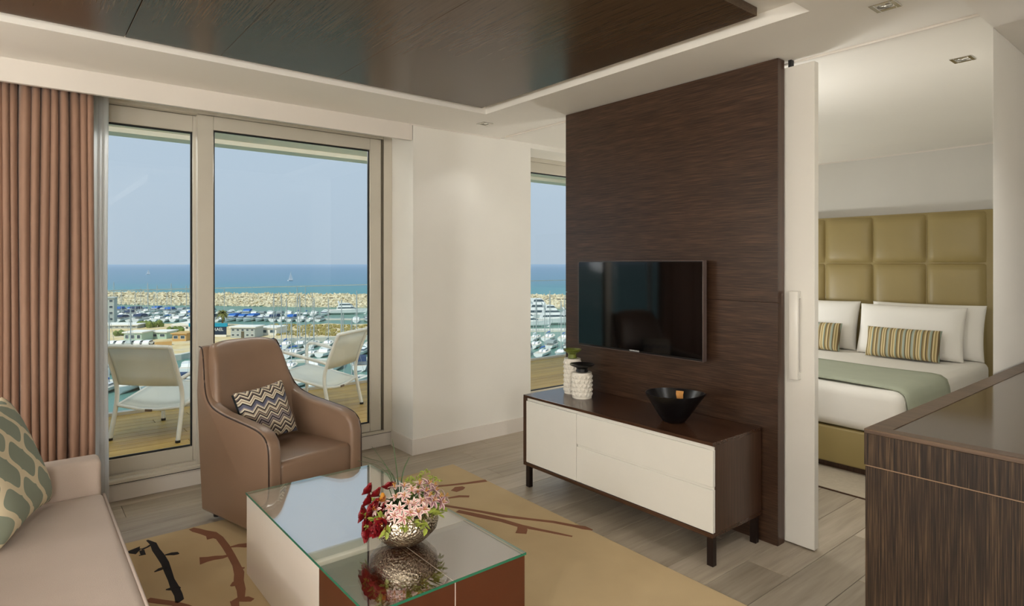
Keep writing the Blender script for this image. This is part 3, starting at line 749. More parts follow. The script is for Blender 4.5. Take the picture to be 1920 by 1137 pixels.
# throw: a folded blanket across the foot end, falling over the near side
b = BM(); sec = []
prof = [(1.452, .36), (1.451, .45), (1.453, .54), (1.468, .592), (1.505, .617), (1.56, .624), (1.9, .628), (2.4, .63), (2.9, .628), (3.26, .622), (3.32, .60), (3.348, .55), (3.35, .36)]
xs = [4.50 + .82 * k / 10 for k in range(11)]
for x in xs: sec.append([b.verts.new((x + .02 * math.sin(y * 3) + (.03 if z < .5 else 0), y, z + .004 * math.sin(x * 12 + y * 5))) for y, z in prof])
for a, c in zip(sec, sec[1:]):
    for k in range(len(prof) - 1): b.faces.new((a[k], a[k + 1], c[k + 1], c[k]))
tag(obj('bed_throw', b, M['throw'], smooth=True, base=(4.9, 2.4, .62), solid=.012), 'sage green throw laid across the foot of the bed', 'throw')
UPL = Vector((.30, 0, .95)).normalized()
def stand_pillow(name, y0, y1, x, zb, hgt, t, mat, label, cat, tilt=.30, group=None, **kw):
    up_ = Vector((tilt, 0, 1)).normalized()
    c = Vector((x, (y0 + y1) / 2, zb)) + up_ * hgt / 2
    return place_pillow(name, y1 - y0, hgt, t, c, (0, -1, 0), up_, mat, label, cat, group, **kw)
stand_pillow('bed_pillow', 1.475, 2.36, 6.30, .615, .48, .15, M['linen'], 'white pillow at the back against the headboard, right half of the bed', 'pillow', .16, pinch=.035)
stand_pillow('bed_pillow', 1.58, 2.42, 6.14, .615, .47, .16, M['linen'], 'white pillow in front behind the striped bolster, right half of the bed', 'pillow', .26, pinch=.035)
stand_pillow('bed_pillow', 2.46, 3.30, 6.24, .615, .48, .16, M['linen'], 'white pillow on the left half of the bed beside the white door', 'pillow', .24, pinch=.035)
stand_pillow('bolster_cushion', 1.70, 2.28, 5.97, .618, .27, .13, M['stripe'], 'whole striped bolster cushion in front of the right white pillows', 'cushion', .25, 'striped bolsters on the bed', pinch=.04)
stand_pillow('bolster_cushion', 2.52, 3.10, 6.02, .618, .27, .13, M['stripe'], 'striped bolster cushion partly hidden by the white sliding door', 'cushion', .25, 'striped bolsters on the bed', pinch=.04)
cp = thing('bedroom_carpet', 'pale bedroom carpet with dark bound edge under the bed', 'carpet', (5, 2.2, 0))
obj('pile', box(BM(), 4.035, 6.5, .9, 3.7, .0005, .009), M['bedcarpet'], cp)
obj('binding', box(BM(), 4.028, 4.036, .9, 3.7, .0005, .008), M['stand_v'], cp)

# ------------------------------------------------------------------ flower bowl
VC = atz(757, 1014, TZ); VC.z = TZ + .0005
vz = thing('flower_bowl', 'hammered silver metal bowl holding flowers on the coffee table', 'bowl', VC)
b = lathe(BM(), [(0, 0), (.055, 0), (.075, .006), (.10, .026), (.126, .055), (.132, .080), (.127, .104), (.112, .124), (.109, .125), (.121, .103), (.126, .08), (.116, .05), (.06, .03), (0, .03)], 56)
obj('body', b, M['hammer'], vz, local=True, smooth=True)
obj('soil', lathe(BM(), [(0, .105), (.10, .104), (.117, .10)], 24), flat('moss', (60, 66, 34), .95, .3, 60), vz, local=True)
M['red'] = flat('red_petal', (132, 18, 26), .5, .2, 30, Subsurface_Weight=.05)
M['orange'] = flat('orange_petal', (206, 140, 40), .5, .15, 30)
M['stamen'] = flat('yellow_stamen', (196, 140, 60), .6, .1)
M['leaf'] = flat('fresh_leaf', (150, 160, 66), .5, .18, 40)
M['leaf2'] = flat('blade_leaf', (62, 84, 44), .4, .15, 20)
def petal_mat(name, inner, outer):
    n = NT(name); t = n.n('ShaderNodeTexCoord'); s = n.n('ShaderNodeSeparateXYZ'); n.l(t.outputs['UV'], s.inputs[0])
    edge = n.math('ABSOLUTE', n.math('SUBTRACT', s.outputs['X'], .5))
    f = n.math('ADD', n.math('MULTIPLY', edge, 1.6), n.math('MULTIPLY', s.outputs['Y'], .35))
    return n.bsdf(n.ramp(f, [(.16, lin(inner)), (.55, lin(outer)), (1, lin((240, 226, 212)))]), .5)
M['pink'] = petal_mat('pink_petal', (176, 62, 84), (236, 206, 198)); M['purple'] = petal_mat('purple_petal', (104, 34, 58), (196, 150, 158))
def petal(bm, uvl, M4, L, W, curl, n=5):
    rows = []
    for i in range(n + 1):
        t = i / n; wd = W * math.sin(PI * min(1, t * .92 + .06)) ** .8
        z = curl * t * t * L; rows.append([(Vector((k * wd / 2, t * L * (1 - .25 * abs(curl) * t), z + abs(k) * wd * .22)), (k + 1) / 2, t) for k in (-1, 0, 1)])
    V = [[(bm.verts.new(M4 @ p), u, t) for p, u, t in r] for r in rows]
    for a, c in zip(V, V[1:]):
        for k in (0, 1):
            q = (a[k], a[k + 1], c[k + 1], c[k]); f = bm.faces.new([x[0] for x in q])
            for lp, x in zip(f.loops, q): lp[uvl].uv = (x[1], x[2])
def flower_mesh(npet, L, W, open_, curl, seed, rings=1):
    rnd = random.Random(seed); b = BM(); uvl = b.loops.layers.uv.new('UVMap')
    for rr in range(rings):
        for k in range(npet):
            a = 2 * PI * (k + .5 * rr) / npet + rnd.uniform(-.15, .15); o_ = open_ + rnd.uniform(-.15, .15) + .35 * rr
            M4 = Matrix.Rotation(a, 4, 'Z') @ Matrix.Rotation(o_, 4, 'X')
            petal(b, uvl, M4, L * rnd.uniform(.85, 1.1) * (1 - .25 * rr), W * rnd.uniform(.85, 1.15), curl)
    me = bpy.data.meshes.new('petals'); b.to_mesh(me); b.free(); me.shade_smooth(); return me
def stamen_mesh(L):
    b = BM()
    for k in range(5):
        a = 2 * PI * k / 5; tube(b, [(0, 0, 0), (.003 * math.cos(a), .003 * math.sin(a), L * .6), (.007 * math.cos(a), .007 * math.sin(a), L)], [.0008, .0008, .0016], 4)
    me = bpy.data.meshes.new('stamens'); b.to_mesh(me); b.free(); return me
def bloom_proto(me, mat, stm, smat):
    me.materials.append(mat); stm.materials.append(smat); return me, stm
PK = [bloom_proto(flower_mesh(6, .036, .014, .62, -.35, s), M['pink'], stamen_mesh(.022), M['stamen']) for s in (1, 2, 3)]
PU = [bloom_proto(flower_mesh(6, .036, .014, .45, -.3, s), M['purple'], stamen_mesh(.02), M['stamen']) for s in (4, 5)]
RD = [bloom_proto(flower_mesh(6, .036, .032, .45, .15, s, 2), M['red'], stamen_mesh(.012), M['orange']) for s in (6, 7)]
OR = [bloom_proto(flower_mesh(5, .034, .028, .6, .1, 8), M['orange'], stamen_mesh(.014), M['red'])]
HUB = VC + Vector((0, 0, .075))
def bloom(protos, dx, dz, df, name, label, group, sc=1.0, k=0):
    me, stm = protos[k % len(protos)]
    p = VC + RT * dx - FW * df + Vector((0, 0, dz))
    t = thing(name, label, 'flower', p, 0, group)
    dr_ = (p - HUB).normalized() + Vector((random.uniform(-.25, .25), random.uniform(-.25, .25), .15)); q = dr_.to_track_quat('Z', 'Y')
    t.rotation_euler = q.to_euler(); t.scale = (sc, sc, sc)
    o = bpy.data.objects.new('petals', me); C.objects.link(o); o.parent = t
    o = bpy.data.objects.new('stamens', stm); C.objects.link(o); o.parent = t
    # stem down into the bowl
    root = VC + Vector((random.uniform(-.03, .03), random.uniform(-.03, .03), .10)); Mi = (Matrix.Translation(p) @ q.to_matrix().to_4x4() @ Matrix.Scale(sc, 4)).inverted()
    b = tube(BM(), [Mi @ root, Mi @ ((root + p) / 2 + Vector((0, 0, .01))), Vector((0, 0, 0))], .0018, 5); obj('stem', b, M['leaf2'], t, local=True)
reds = [(-.118, .155, .03), (-.100, .105, .07), (-.130, .112, .035), (-.072, .085, .105), (-.105, .068, .085), (-.068, .13, .07), (-.09, .18, .03), (-.055, .195, .0), (-.125, .185, .0), (-.045, .11, .09), (-.085, .145, .06), (-.115, .088, .07), (-.088, .088, .095), (-.1, .135, .06), (-.055, .10, .105)]
for k, (dx, dz, df) in enumerate(reds):
    bloom(RD, dx, dz, df, 'red_flower', 'dark red blossom at the left side of the silver flower bowl', 'dark red blossoms in the silver bowl', random.uniform(1.0, 1.3), k)
bloom(OR, -.062, .172, .05, 'orange_flower', 'single yellow orange blossom among the red ones in the silver bowl', None, .9)
pinks = [(-.085, .145, .075), (-.06, .165, .05), (-.035, .155, .08), (-.02, .18, .05), (-.045, .125, .10), (-.015, .135, .10), (.0, .155, .09), (.012, .185, .05), (-.03, .205, .02), (.005, .21, .02), (.03, .17, .08), (.04, .145, .10), (.05, .165, .07), (.065, .14, .085), (.035, .2, .03), (.055, .19, .03), (.075, .165, .05), (.085, .145, .07), (.018, .128, .11), (.095, .165, .04), (.06, .21, .0)]
for k, (dx, dz, df) in enumerate(pinks):
    bloom(PK, dx, dz, df, 'pink_lily', 'pink and white striped lily in the middle of the silver flower bowl', 'pink and white lilies in the silver bowl', random.uniform(.75, .98), k)
purps = [(.085, .195, .03), (.10, .18, .04), (.115, .165, .04), (.095, .215, .01), (.12, .19, .01), (.135, .17, .02), (.145, .155, .03), (.155, .165, .0), (.11, .2, -.01)]
for k, (dx, dz, df) in enumerate(purps):
    bloom(PU, dx, dz, df, 'purple_lily', 'purple striped lily at the right side of the silver flower bowl', 'purple lilies in the silver bowl', random.uniform(.85, 1.1), k)
# leafy collar: many small leaves, one sprig per direction
lm = BM(); 
def leaf(bm, M4, L, W):
    pts = [(0, 0, 0), (W * .5, L * .35, .003), (W * .42, L * .7, .0), (0, L, -.006), (-W * .42, L * .7, 0), (-W * .5, L * .35, .003)]
    c = bm.verts.new(M4 @ Vector((0, L * .5, -.003))); vs_ = [bm.verts.new(M4 @ Vector(p)) for p in pts]
    for k in range(6): bm.faces.new((vs_[k], vs_[(k + 1) % 6], c))
lm.free()
for s in range(26):
    a0 = s / 26 * 2 * PI + random.uniform(-.1, .1); b = BM(); r0 = .098
    base = VC + Vector((r0 * math.cos(a0), r0 * math.sin(a0), .118)); out = Vector((math.cos(a0), math.sin(a0), random.uniform(-.5, .7))).normalized()
    tip = base + out * random.uniform(.03, .06) + Vector((0, 0, -.006))
    for k in range(9):
        p = base.lerp(tip, k / 8); dr_ = (out + Vector((random.uniform(-.9, .9), random.uniform(-.9, .9), random.uniform(-.3, .6)))).normalized()
        leaf(b, Matrix.Translation(p) @ dr_.to_track_quat('Y', 'Z').to_matrix().to_4x4() @ Matrix.Rotation(random.uniform(-.6, .6), 4, 'Y'), random.uniform(.022, .034), random.uniform(.012, .018))
    o = obj('leaf_sprig', b, M['leaf'], base=tuple(base), smooth=False); tag(o, 'light green leaf sprig hanging around the rim of the silver flower bowl', 'leaves', 'leaf sprigs around the silver bowl')
    tube_b = BM()
for k, (dx, dz, df, hx) in enumerate(((.02, .235, -.02, .01), (.05, .245, -.02, .03), (.075, .262, -.03, .06), (.10, .235, -.03, .09), (.0, .225, -.02, -.01), (.122, .225, -.02, .11))):
    base = VC + RT * .03 + Vector((0, 0, .12)); tip = VC + RT * dx - FW * df + Vector((0, 0, dz)); b = BM(); pts = smooth_path([base, (base + tip) / 2 + Vector((0, 0, .02)), tip, tip + RT * .015 + Vector((0, 0, -.008))], 2)
    tube(b, pts, .0014, 5)
    for q in range(14):
        p = pts[min(len(pts) - 1, 4 + q % (len(pts) - 4))]; dr_ = Vector((random.uniform(-1, 1), random.uniform(-1, 1), random.uniform(-.4, 1))).normalized()
        leaf(b, Matrix.Translation(p) @ dr_.to_track_quat('Y', 'Z').to_matrix().to_4x4(), random.uniform(.010, .018), random.uniform(.006, .010))
    tag(obj('bud_sprig', b, M['leaf'], base=tuple(base)), 'thin upright green bud sprig above the lilies', 'leaves', 'upright green sprigs in the silver bowl')
for k, (px_, pz_, mid, lab) in enumerate(((-.135, .34, (-.06, .26), 'long arching grass blade reaching highest over the armchair side'), (-.19, .285, (-.07, .27), 'grass blade arching far to the left above the table'), (-.17, .30, (-.055, .28), 'second grass blade arching left above the table'), (-.055, .37, (-.03, .25), 'straight grass blade rising towards the door sill'), (.012, .30, (-.012, .25), 'short grass blade curling to the right'), (-.10, .25, (-.04, .25), 'short bent grass blade behind the red blossoms'))):
    base = VC + RT * -.02 + FW * .02 + Vector((0, 0, .12)); midp = VC + RT * mid[0] + FW * .03 + Vector((0, 0, mid[1])); tip = VC + RT * px_ + FW * .06 + Vector((0, 0, pz_))
    pts = smooth_path([base, midp, tip], 3); b = BM(); L_ = []
    for i, p in enumerate(pts):
        t = i / (len(pts) - 1); wd = .0055 * (1 - t) ** .6 + .0006; sd = (RT * .6 - FW * .8).normalized()
        L_.append((b.verts.new(p - sd * wd), b.verts.new(p + Vector((0, 0, -.001))), b.verts.new(p + sd * wd)))
    for a, c in zip(L_, L_[1:]):
        for j in (0, 1): b.faces.new((a[j], a[j + 1], c[j + 1], c[j]))
    tag(obj('grass_blade', b, M['leaf2'], base=tuple(base), smooth=True, solid=.0006), lab, 'leaf')

# ------------------------------------------------------------------ balcony chairs
def balcony_chair(loc, rz, label):
    t = thing('garden_chair', label, 'chair', loc, rz, 'white garden chairs on the balcony')
    wx = .295
    def P(x, y, z): return (x, y, z)
    for s in (-1, 1):
        x = s * wx
        obj('rear_leg', tube(BM(), smooth_path([P(x, -.335, .012), P(x * .985, -.285, .22), P(x * .975, -.262, .36), P(x * .96, -.285, .48), P(x * .94, -.41, .785)], 2), .0175, 8), M['aluwhite'], t, local=True, smooth=True)
        obj('front_leg', tube(BM(), smooth_path([P(x, .315, .012), P(x, .30, .36), P(x, .315, .56), P(x, .28, .618), P(x, .16, .60), P(x * .965, -.29, .505)], 2), .0165, 8), M['aluwhite'], t, local=True, smooth=True)
        obj('seat_rail', tube(BM(), smooth_path([P(x * .95, .30, .385), P(x * .95, .1, .355), P(x * .95, -.27, .275)], 1), .014, 8), M['aluwhite'], t, local=True, smooth=True)
        for yy in (-.335, .315): obj('foot_cap', lathe(BM(), [(.019, 0), (.019, .02)], 10, (x, yy, 0)), M['gasket'], t, local=True)
    obj('top_rail', tube(BM(), smooth_path([P(-wx * .94, -.41, .78), P(-.15, -.435, .786), P(.15, -.435, .786), P(wx * .94, -.41, .78)], 2), .0175, 8), M['aluwhite'], t, local=True, smooth=True)
    cr = obj('cross_rail', tube(BM(), smooth_path([P(-wx * .95, -.272, .275), P(0, -.268, .235), P(wx * .95, -.272, .275)], 2), .014, 8), M['aluwhite'], t, local=True, smooth=True)
    obj('tag', box(BM(), -.025, .035, -.29, -.283, .232, .251), flat('brown_tag', (110, 88, 66), .6), cr, local=True)
    obj('cross_rail', tube(BM(), [P(-wx, .30, .372), P(wx, .30, .372)], .013, 8), M['aluwhite'], t, local=True, smooth=True)
    def sheet(pr, sag):
        b = BM(); rows = []
        for y, z in pr: rows.append([b.verts.new((u * wx * .93, y - sag[0] * (1 - u * u), z - sag[1] * (1 - u * u))) for u in [-1 + k / 5 for k in range(11)]])
        for a, c in zip(rows, rows[1:]):
            for k in range(10): b.faces.new((a[k], a[k + 1], c[k + 1], c[k]))
        return b
    obj('seat', sheet([(.31, .385), (.27, .390), (.1, .358), (-.1, .318), (-.26, .282)], (0, .022)), M['sling'], t, local=True, smooth=True, solid=.004)
    obj('backrest', sheet([(-.272, .445), (-.30, .53), (-.348, .65), (-.406, .775)], (.028, 0)), M['sling'], t, local=True, smooth=True, solid=.004)
    return t
# left chair looks out over the marina, right chair is turned towards it
Lr, Rr = Vector((.586, 5.963)), Vector((1.025, 5.511)); f1 = Vector((.707, .707)); c1 = (Lr + Rr) / 2 + f1 * .335
balcony_chair((c1.x, c1.y, 0), math.atan2(f1.y, f1.x) - PI / 2, 'white sling garden chair seen from behind, left on the balcony')
f2 = Vector((-.585, .811)); c2 = Vector((2.764, 5.86)) + Vector((-.811, -.585)) * .295 + f2 * .335
balcony_chair((c2.x, c2.y, 0), math.atan2(f2.y, f2.x) - PI / 2, 'white sling garden chair turned to the left, right on the balcony')
# ------------------------------------------------------------------ the marina, 25 m below the eye
WZ = EYE - 25.0
def gp(u, v, dz=0.0): return atz(u, v, WZ + dz)
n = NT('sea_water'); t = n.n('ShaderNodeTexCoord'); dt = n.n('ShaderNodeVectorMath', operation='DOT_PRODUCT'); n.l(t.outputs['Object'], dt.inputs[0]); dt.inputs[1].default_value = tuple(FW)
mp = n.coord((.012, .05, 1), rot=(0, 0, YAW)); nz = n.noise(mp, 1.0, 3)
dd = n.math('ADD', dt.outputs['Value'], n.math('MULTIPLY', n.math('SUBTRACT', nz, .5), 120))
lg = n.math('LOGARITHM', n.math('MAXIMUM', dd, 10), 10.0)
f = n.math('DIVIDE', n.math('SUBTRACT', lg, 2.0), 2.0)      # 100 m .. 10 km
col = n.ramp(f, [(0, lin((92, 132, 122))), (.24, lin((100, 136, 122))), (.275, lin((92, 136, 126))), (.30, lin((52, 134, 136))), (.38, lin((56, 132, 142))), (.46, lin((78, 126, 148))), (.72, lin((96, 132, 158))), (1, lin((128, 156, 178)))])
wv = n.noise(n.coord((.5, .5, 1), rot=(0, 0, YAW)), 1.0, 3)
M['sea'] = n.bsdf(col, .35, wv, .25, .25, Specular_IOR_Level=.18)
b = BM(); S = 26000
vs_ = [b.verts.new((x, y, WZ)) for x, y in ((-S, -200), (S, -200), (S, S), (-S, S))]; b.faces.new(vs_)
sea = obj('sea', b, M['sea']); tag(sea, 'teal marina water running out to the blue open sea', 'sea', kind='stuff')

M['stone'] = flat('pale_rock', (208, 196, 166), .9, .42, .9)
M['sand'] = None
n = NT('sandy_ground'); v = n.coord((.12, .12, .12)); f = n.noise(v, 1.0, 5, .65)
M['sand'] = n.bsdf(n.ramp(f, [(.3, lin((196, 166, 112))), (.5, lin((220, 198, 150))), (.62, lin((206, 190, 160))), (.75, lin((164, 150, 96)))]), .95)
M['concrete'] = flat('concrete', (206, 202, 188), .9, .08, .4)
M['shade_door'] = flat('parapet_shade_door', (96, 88, 70), .9, .1, .4)  # shade tone of the breakwater strip; also the brown of house doors
M['bwhite'] = flat('white_render', (236, 232, 222), .8, .03, .5)
M['bgrey'] = flat('grey_render', (176, 182, 178), .8, .04, .5)
M['bgreen'] = flat('pale_green_boards', (178, 204, 186), .8, .04, .5)
M['btan'] = flat('tan_boards', (204, 164, 104), .8, .06, .5)
M['bglass'] = flat('dark_window', (70, 86, 96), .25, .1)
M['hull'] = flat('white_gelcoat', (240, 240, 238), .3, .02)
M['hullblue'] = flat('navy_gelcoat', (40, 58, 96), .3, .05)
M['boatdeck'] = flat('boat_deck', (216, 208, 192), .7, .05)
M['blue'] = flat('blue_canvas', (40, 100, 178), .8, .08)
M['navy'] = flat('dark_blue_canvas', (40, 60, 92), .8, .08)
M['greyc'] = flat('grey_canvas', (140, 150, 150), .8, .08)
M['mast'] = flat('mast_aluminium', (176, 180, 178), .4, .05)
M['tealc'] = flat('teal_band', (24, 150, 180), .6, .05); M['signnavy'] = flat('navy_sign', (28, 48, 70), .6, .05)
M['palmleaf'] = flat('palm_frond', (112, 112, 52), .7, .15, .8); M['trunk'] = flat('palm_trunk', (110, 92, 64), .9, .15, 2)

# breakwater
pts = [gp(-160, 568.5), gp(200, 571.5), gp(690, 577.5), gp(1030, 579.5), gp(1500, 582)]
pts = [Vector((p.x, p.y)) for p in pts]
pts[0] = pts[1] + (pts[1] - pts[2]).normalized() * 420
bk = thing('breakwater', 'long pale rubble stone breakwater between marina and open sea', 'breakwater', (pts[2].x, pts[2].y, WZ))
prof = [(0, -1.0), (9.5, 4.6), (13, 4.7), (13.3, 5.6), (17, 5.6), (30, -1.0)]
def along(k, s, z):
    a = pts[k]; t = (pts[min(k + 1, 4)] - pts[max(k - 1, 0)]).normalized(); nn_ = Vector((-t.y, t.x)); nn_ = nn_ if nn_.dot(Vector((FW.x, FW.y))) > 0 else -nn_
    p = a + nn_ * s; return Vector((p.x, p.y, WZ + z))
b = BM(); R_ = [[b.verts.new(along(k, s, z)) for s, z in prof] for k in range(5)]
for a, c in zip(R_, R_[1:]):
    for j in range(len(prof) - 1): b.faces.new((a[j], a[j + 1], c[j + 1], c[j]))
bmesh.ops.recalc_face_normals(b, faces=b.faces[:]); obj('core', b, M['stone'], bk)
b = BM(); R_ = [[b.verts.new(along(k, s, z)) for s, z in ((9.4, 4.5), (9.4, 5.15), (9.9, 5.15), (9.9, 4.5))] for k in range(5)]
for a, c in zip(R_, R_[1:]):
    for j in range(3): b.faces.new((a[j], a[j + 1], c[j + 1], c[j]))
obj('parapet_shade', b, M['shade_door'], bk)  # shadow line along the walkway, put in as a dark parapet strip
def stones(n_, s0, s1, size, seed, tall=1.0):
    rnd = random.Random(seed); V = []; Fc = []
    for _ in range(n_):
        k = rnd.random() * 5.4; k = k * .385 if k < 2.6 else (k - 2.6) * 1.07 + 1.0; i = min(3, int(k)); t = k - i; s = rnd.uniform(s0, s1)
        z = 0
        for (sa_, za), (sb, zb) in zip(prof, prof[1:]):
            if sa_ <= s <= sb: z = za + (zb - za) * (s - sa_) / (sb - sa_)
        p = along(i, s, z).lerp(along(min(i + 1, 4), s, z), t); r = rnd.uniform(*size)
        ax = Euler((rnd.random() * 6, rnd.random() * 6, rnd.random() * 6)).to_matrix(); i0 = len(V)
        for sx_ in (-1, 1):
            for sy in (-1, 1):
                for sz in (-1, 1): V.append(p + Vector((0, 0, .2)) + (ax @ Vector((sx_ * rnd.uniform(.5, 1), sy * rnd.uniform(.5, 1), sz * rnd.uniform(.4, .9)))) * r * Vector((1, 1, tall)) if tall == 1 else p + Vector((sx_ * rnd.uniform(.1, .35) * r, sy * rnd.uniform(.1, .35) * r, (1 + sz) * .5 * r * tall * rnd.uniform(.7, 1))))
        for q in ((0, 1, 3, 2), (4, 6, 7, 5), (0, 4, 5, 1), (2, 3, 7, 6), (0, 2, 6, 4), (1, 5, 7, 3)): Fc.append([i0 + x for x in q])
    me = bpy.data.meshes.new('rocks'); Mi = WM[bk].inverted(); me.from_pydata([Mi @ q for q in V], [], Fc); me.materials.append(M['stone']); o = bpy.data.objects.new('rocks', me); C.objects.link(o); o.parent = bk; o['kind'] = 'stuff'; return o
stones(7200, -.5, 9.3, (.6, 1.35), 3)
o = stones(2200, 13.5, 19, (.7, 1.5), 4); o.name = 'crest_rocks'
o = stones(600, 14, 17, (.9, 1.6), 5, 1.5); o.name = 'crest_blocks'

# quay: sandy spit with a concrete edge
def ground(name, poly, z, mat, label):
    P = [gp(u, v, z) for u, v in poly]; b = prism(BM(), [(p.x, p.y) for p in P], WZ - 2, WZ + z); o = obj(name, b, mat); o['kind'] = 'structure'; return o
ground('quay', [(-700, 619), (120, 611), (230, 608), (330, 607), (420, 607), (500, 611), (560, 611), (615, 606.5), (655, 609), (700, 607), (740, 612), (725, 626), (690, 629), (620, 632), (560, 634), (510, 637), (470, 641), (400, 652), (340, 664), (120, 690), (-700, 706)], 1.3, M['sand'], '')
ground('quay_edge', [(740, 613), (725, 626.3), (690, 629.3), (620, 632.3), (560, 634.3), (510, 637.4), (470, 641.4), (400, 652.6), (340, 665), (120, 691.5), (120, 688), (339, 662.8), (399, 651), (470, 640), (510, 636.2), (560, 633.2), (620, 631.3), (690, 628.3), (722, 625.6), (735, 613)], 1.45, M['concrete'], '')
rnd = random.Random(21)
V = []; Fc = []
b = BM()
for _ in range(420):   # scrub and stones on the spit
    u = rnd.uniform(505, 700); v = rnd.uniform(610, 630); p = gp(u, v, 1.3); r = rnd.uniform(.3, .9)
    bmesh.ops.create_icosphere(b, subdivisions=1, radius=r, matrix=Matrix.Translation(p + Vector((0, 0, r * .3))) @ Matrix.Diagonal((1, rnd.uniform(.7, 1.4), .6, 1)))
tag(obj('scrub', b, flat('dry_scrub', (150, 136, 78), .95, .25, .5)), 'dry scrub and stones scattered over the sandy spit', 'scrub', kind='stuff')
ground('pontoon', [(215, 597.5), (740, 597.5), (740, 598.6), (215, 598.6)], .5, M['concrete'], '')
ground('pontoon', [(500, 676), (735, 668), (735, 671), (500, 679.5)], .5, M['concrete'], '')
ground('pontoon', [(960, 617), (1130, 615), (1130, 618.5), (960, 620.5)], .6, M['concrete'], '')
ground('pontoon', [(130, 715), (400, 704), (400, 709), (130, 720)], .5, M['concrete'], '')

# boats: one of each kind is built, then copied with its parts
def hull_bm(L, B, hgt, sheer=.25):
    b = BM(); secs = []
    for i in range(9):
        t = i / 8; y = -L / 2 + L * t; hb = B / 2 * (1 - max(0, (t - .45) / .55) ** 2.2) * (.86 + .14 * min(1, t / .3)); zt = hgt * (1 + sheer * t * t)
        if i == 8: hb = .03
        secs.append([b.verts.new(q) for q in ((-hb, y, zt), (-hb * .82, y - .02 * L * t, zt * .35), (0, y - .05 * L * t, -.25), (hb * .82, y - .02 * L * t, zt * .35), (hb, y, zt))])
    for a, c in zip(secs, secs[1:]):
        for j in range(4): b.faces.new((a[j], c[j], c[j + 1], a[j + 1]))
    b.faces.new(secs[0]); bmesh.ops.recalc_face_normals(b, faces=b.faces[:]); return b
def deck_bm(L, B, hgt, sheer=.25):
    b = BM(); rows = []
    for i in range(9):
        t = i / 8; y = -L / 2 + L * t; hb = B / 2 * (1 - max(0, (t - .45) / .55) ** 2.2) * (.86 + .14 * min(1, t / .3)) * .98; zt = hgt * (1 + sheer * t * t) - .05
        if i == 8: hb = .03
        rows.append((b.verts.new((-hb, y, zt)), b.verts.new((hb, y, zt))))
    for a, c in zip(rows, rows[1:]): b.faces.new((a[0], a[1], c[1], c[0]))
    return b
def wedge(x, y0, y1, z0, z1, f=.3, r=.1):
    b = BM(); prism(b, [(y0, z0), (y1, z0), (y1 - (y1 - y0) * f, z1), (y0 + (y1 - y0) * r, z1)], -x, x, 'yz'); return b
def motorboat(name, L, B, cover=None, hullmat='hull', tiers=1):
    t = thing(name); h_ = L * .12
    obj('hull', hull_bm(L, B, h_), M[hullmat], t, local=True); obj('deck', deck_bm(L, B, h_), M['boatdeck'], t, local=True)
    z = h_ * 1.0
    for k in range(tiers):
        y0, y1 = -L * (.28 - .04 * k), L * (.24 - .10 * k); x = B * (.40 - .05 * k); hh = L * .085
        c = obj('cabin', wedge(x, y0, y1, z, z + hh, .32, .05), M['hull'], t, local=True)
        obj('windows', wedge(x * 1.015, y0 + L * .03, y1 - L * .03, z + hh * .42, z + hh * .82, .22, .05), M['bglass'], c, local=True)
        z += hh
    if cover: obj('canopy', wedge(B * .43, -L * .42, L * .06, z - L * .01, z + L * .07, .2, .15), M[cover], t, local=True)
    else: obj('arch', tube(BM(), smooth_path([(-B * .4, -L * .2, z - L * .05), (-B * .33, -L * .24, z + L * .05), (B * .33, -L * .24, z + L * .05), (B * .4, -L * .2, z - L * .05)], 1), L * .012, 6), M['hull'], t, local=True)
    return t
def sailboat(name, L, B, cover, hullmat='hull', mh=1.4):
    t = thing(name); h_ = L * .10
    obj('hull', hull_bm(L, B, h_, .15), M[hullmat], t, local=True); obj('deck', deck_bm(L, B, h_, .15), M['boatdeck'], t, local=True)
    c = obj('cabin', wedge(B * .28, -L * .15, L * .2, h_ * .95, h_ * 1.5, .3, .1), M['hull'], t, local=True)
    obj('windows', wedge(B * .285, -L * .1, L * .1, h_ * 1.15, h_ * 1.35, .1, .05), M['bglass'], c, local=True)
    mt = obj('mast', tube(BM(), [(0, L * .08, h_), (0, L * .08, L * mh)], .13, 6), M['mast'], t, local=True)
    b = BM(); tube(b, [(-B * .25, L * .08, L * mh * .6), (B * .25, L * .08, L * mh * .6)], .04, 4); obj('spreader', b, M['mast'], mt, local=True)
    for nm, e_ in (('forestay', (0, L * .48, h_ * 1.1)), ('backstay', (0, -L * .48, h_ * 1.1))): obj(nm, tube(BM(), [(0, L * .08, L * mh), e_], .035, 4), M['mast'], mt, local=True)
    obj('boom_cover', tube(BM(), [(0, L * .06, h_ * 2.2), (0, -L * .15, h_ * 2.3), (0, -L * .34, h_ * 2.15)], [.22, .2, .1], 6), M[cover], t, local=True)
    return t
hd0 = math.atan2(FW.y, FW.x) - PI / 2      # bow pointing away from the building
PROT = {'m1': lambda: motorboat('motor_boat', 9.5, 3.2), 'm2': lambda: motorboat('motor_boat', 10.5, 3.4, 'blue'), 'm3': lambda: motorboat('motor_boat', 9, 3.1, 'greyc'), 'm4': lambda: motorboat('motor_boat', 11, 3.6, 'navy'),
        'y1': lambda: motorboat('motor_yacht', 19, 4.6, None, 'hull', 2), 'y2': lambda: motorboat('motor_yacht', 27, 6, None, 'hull', 3),
        's1': lambda: sailboat('sailing_boat', 11, 3.4, 'blue'), 's2': lambda: sailboat('sailing_boat', 10, 3.2, 'greyc'), 's3': lambda: sailboat('sailing_boat', 12.5, 3.7, 'navy', 'hullblue'), 's4': lambda: sailboat('sailing_boat', 9, 3, 'hull')}
used = {}
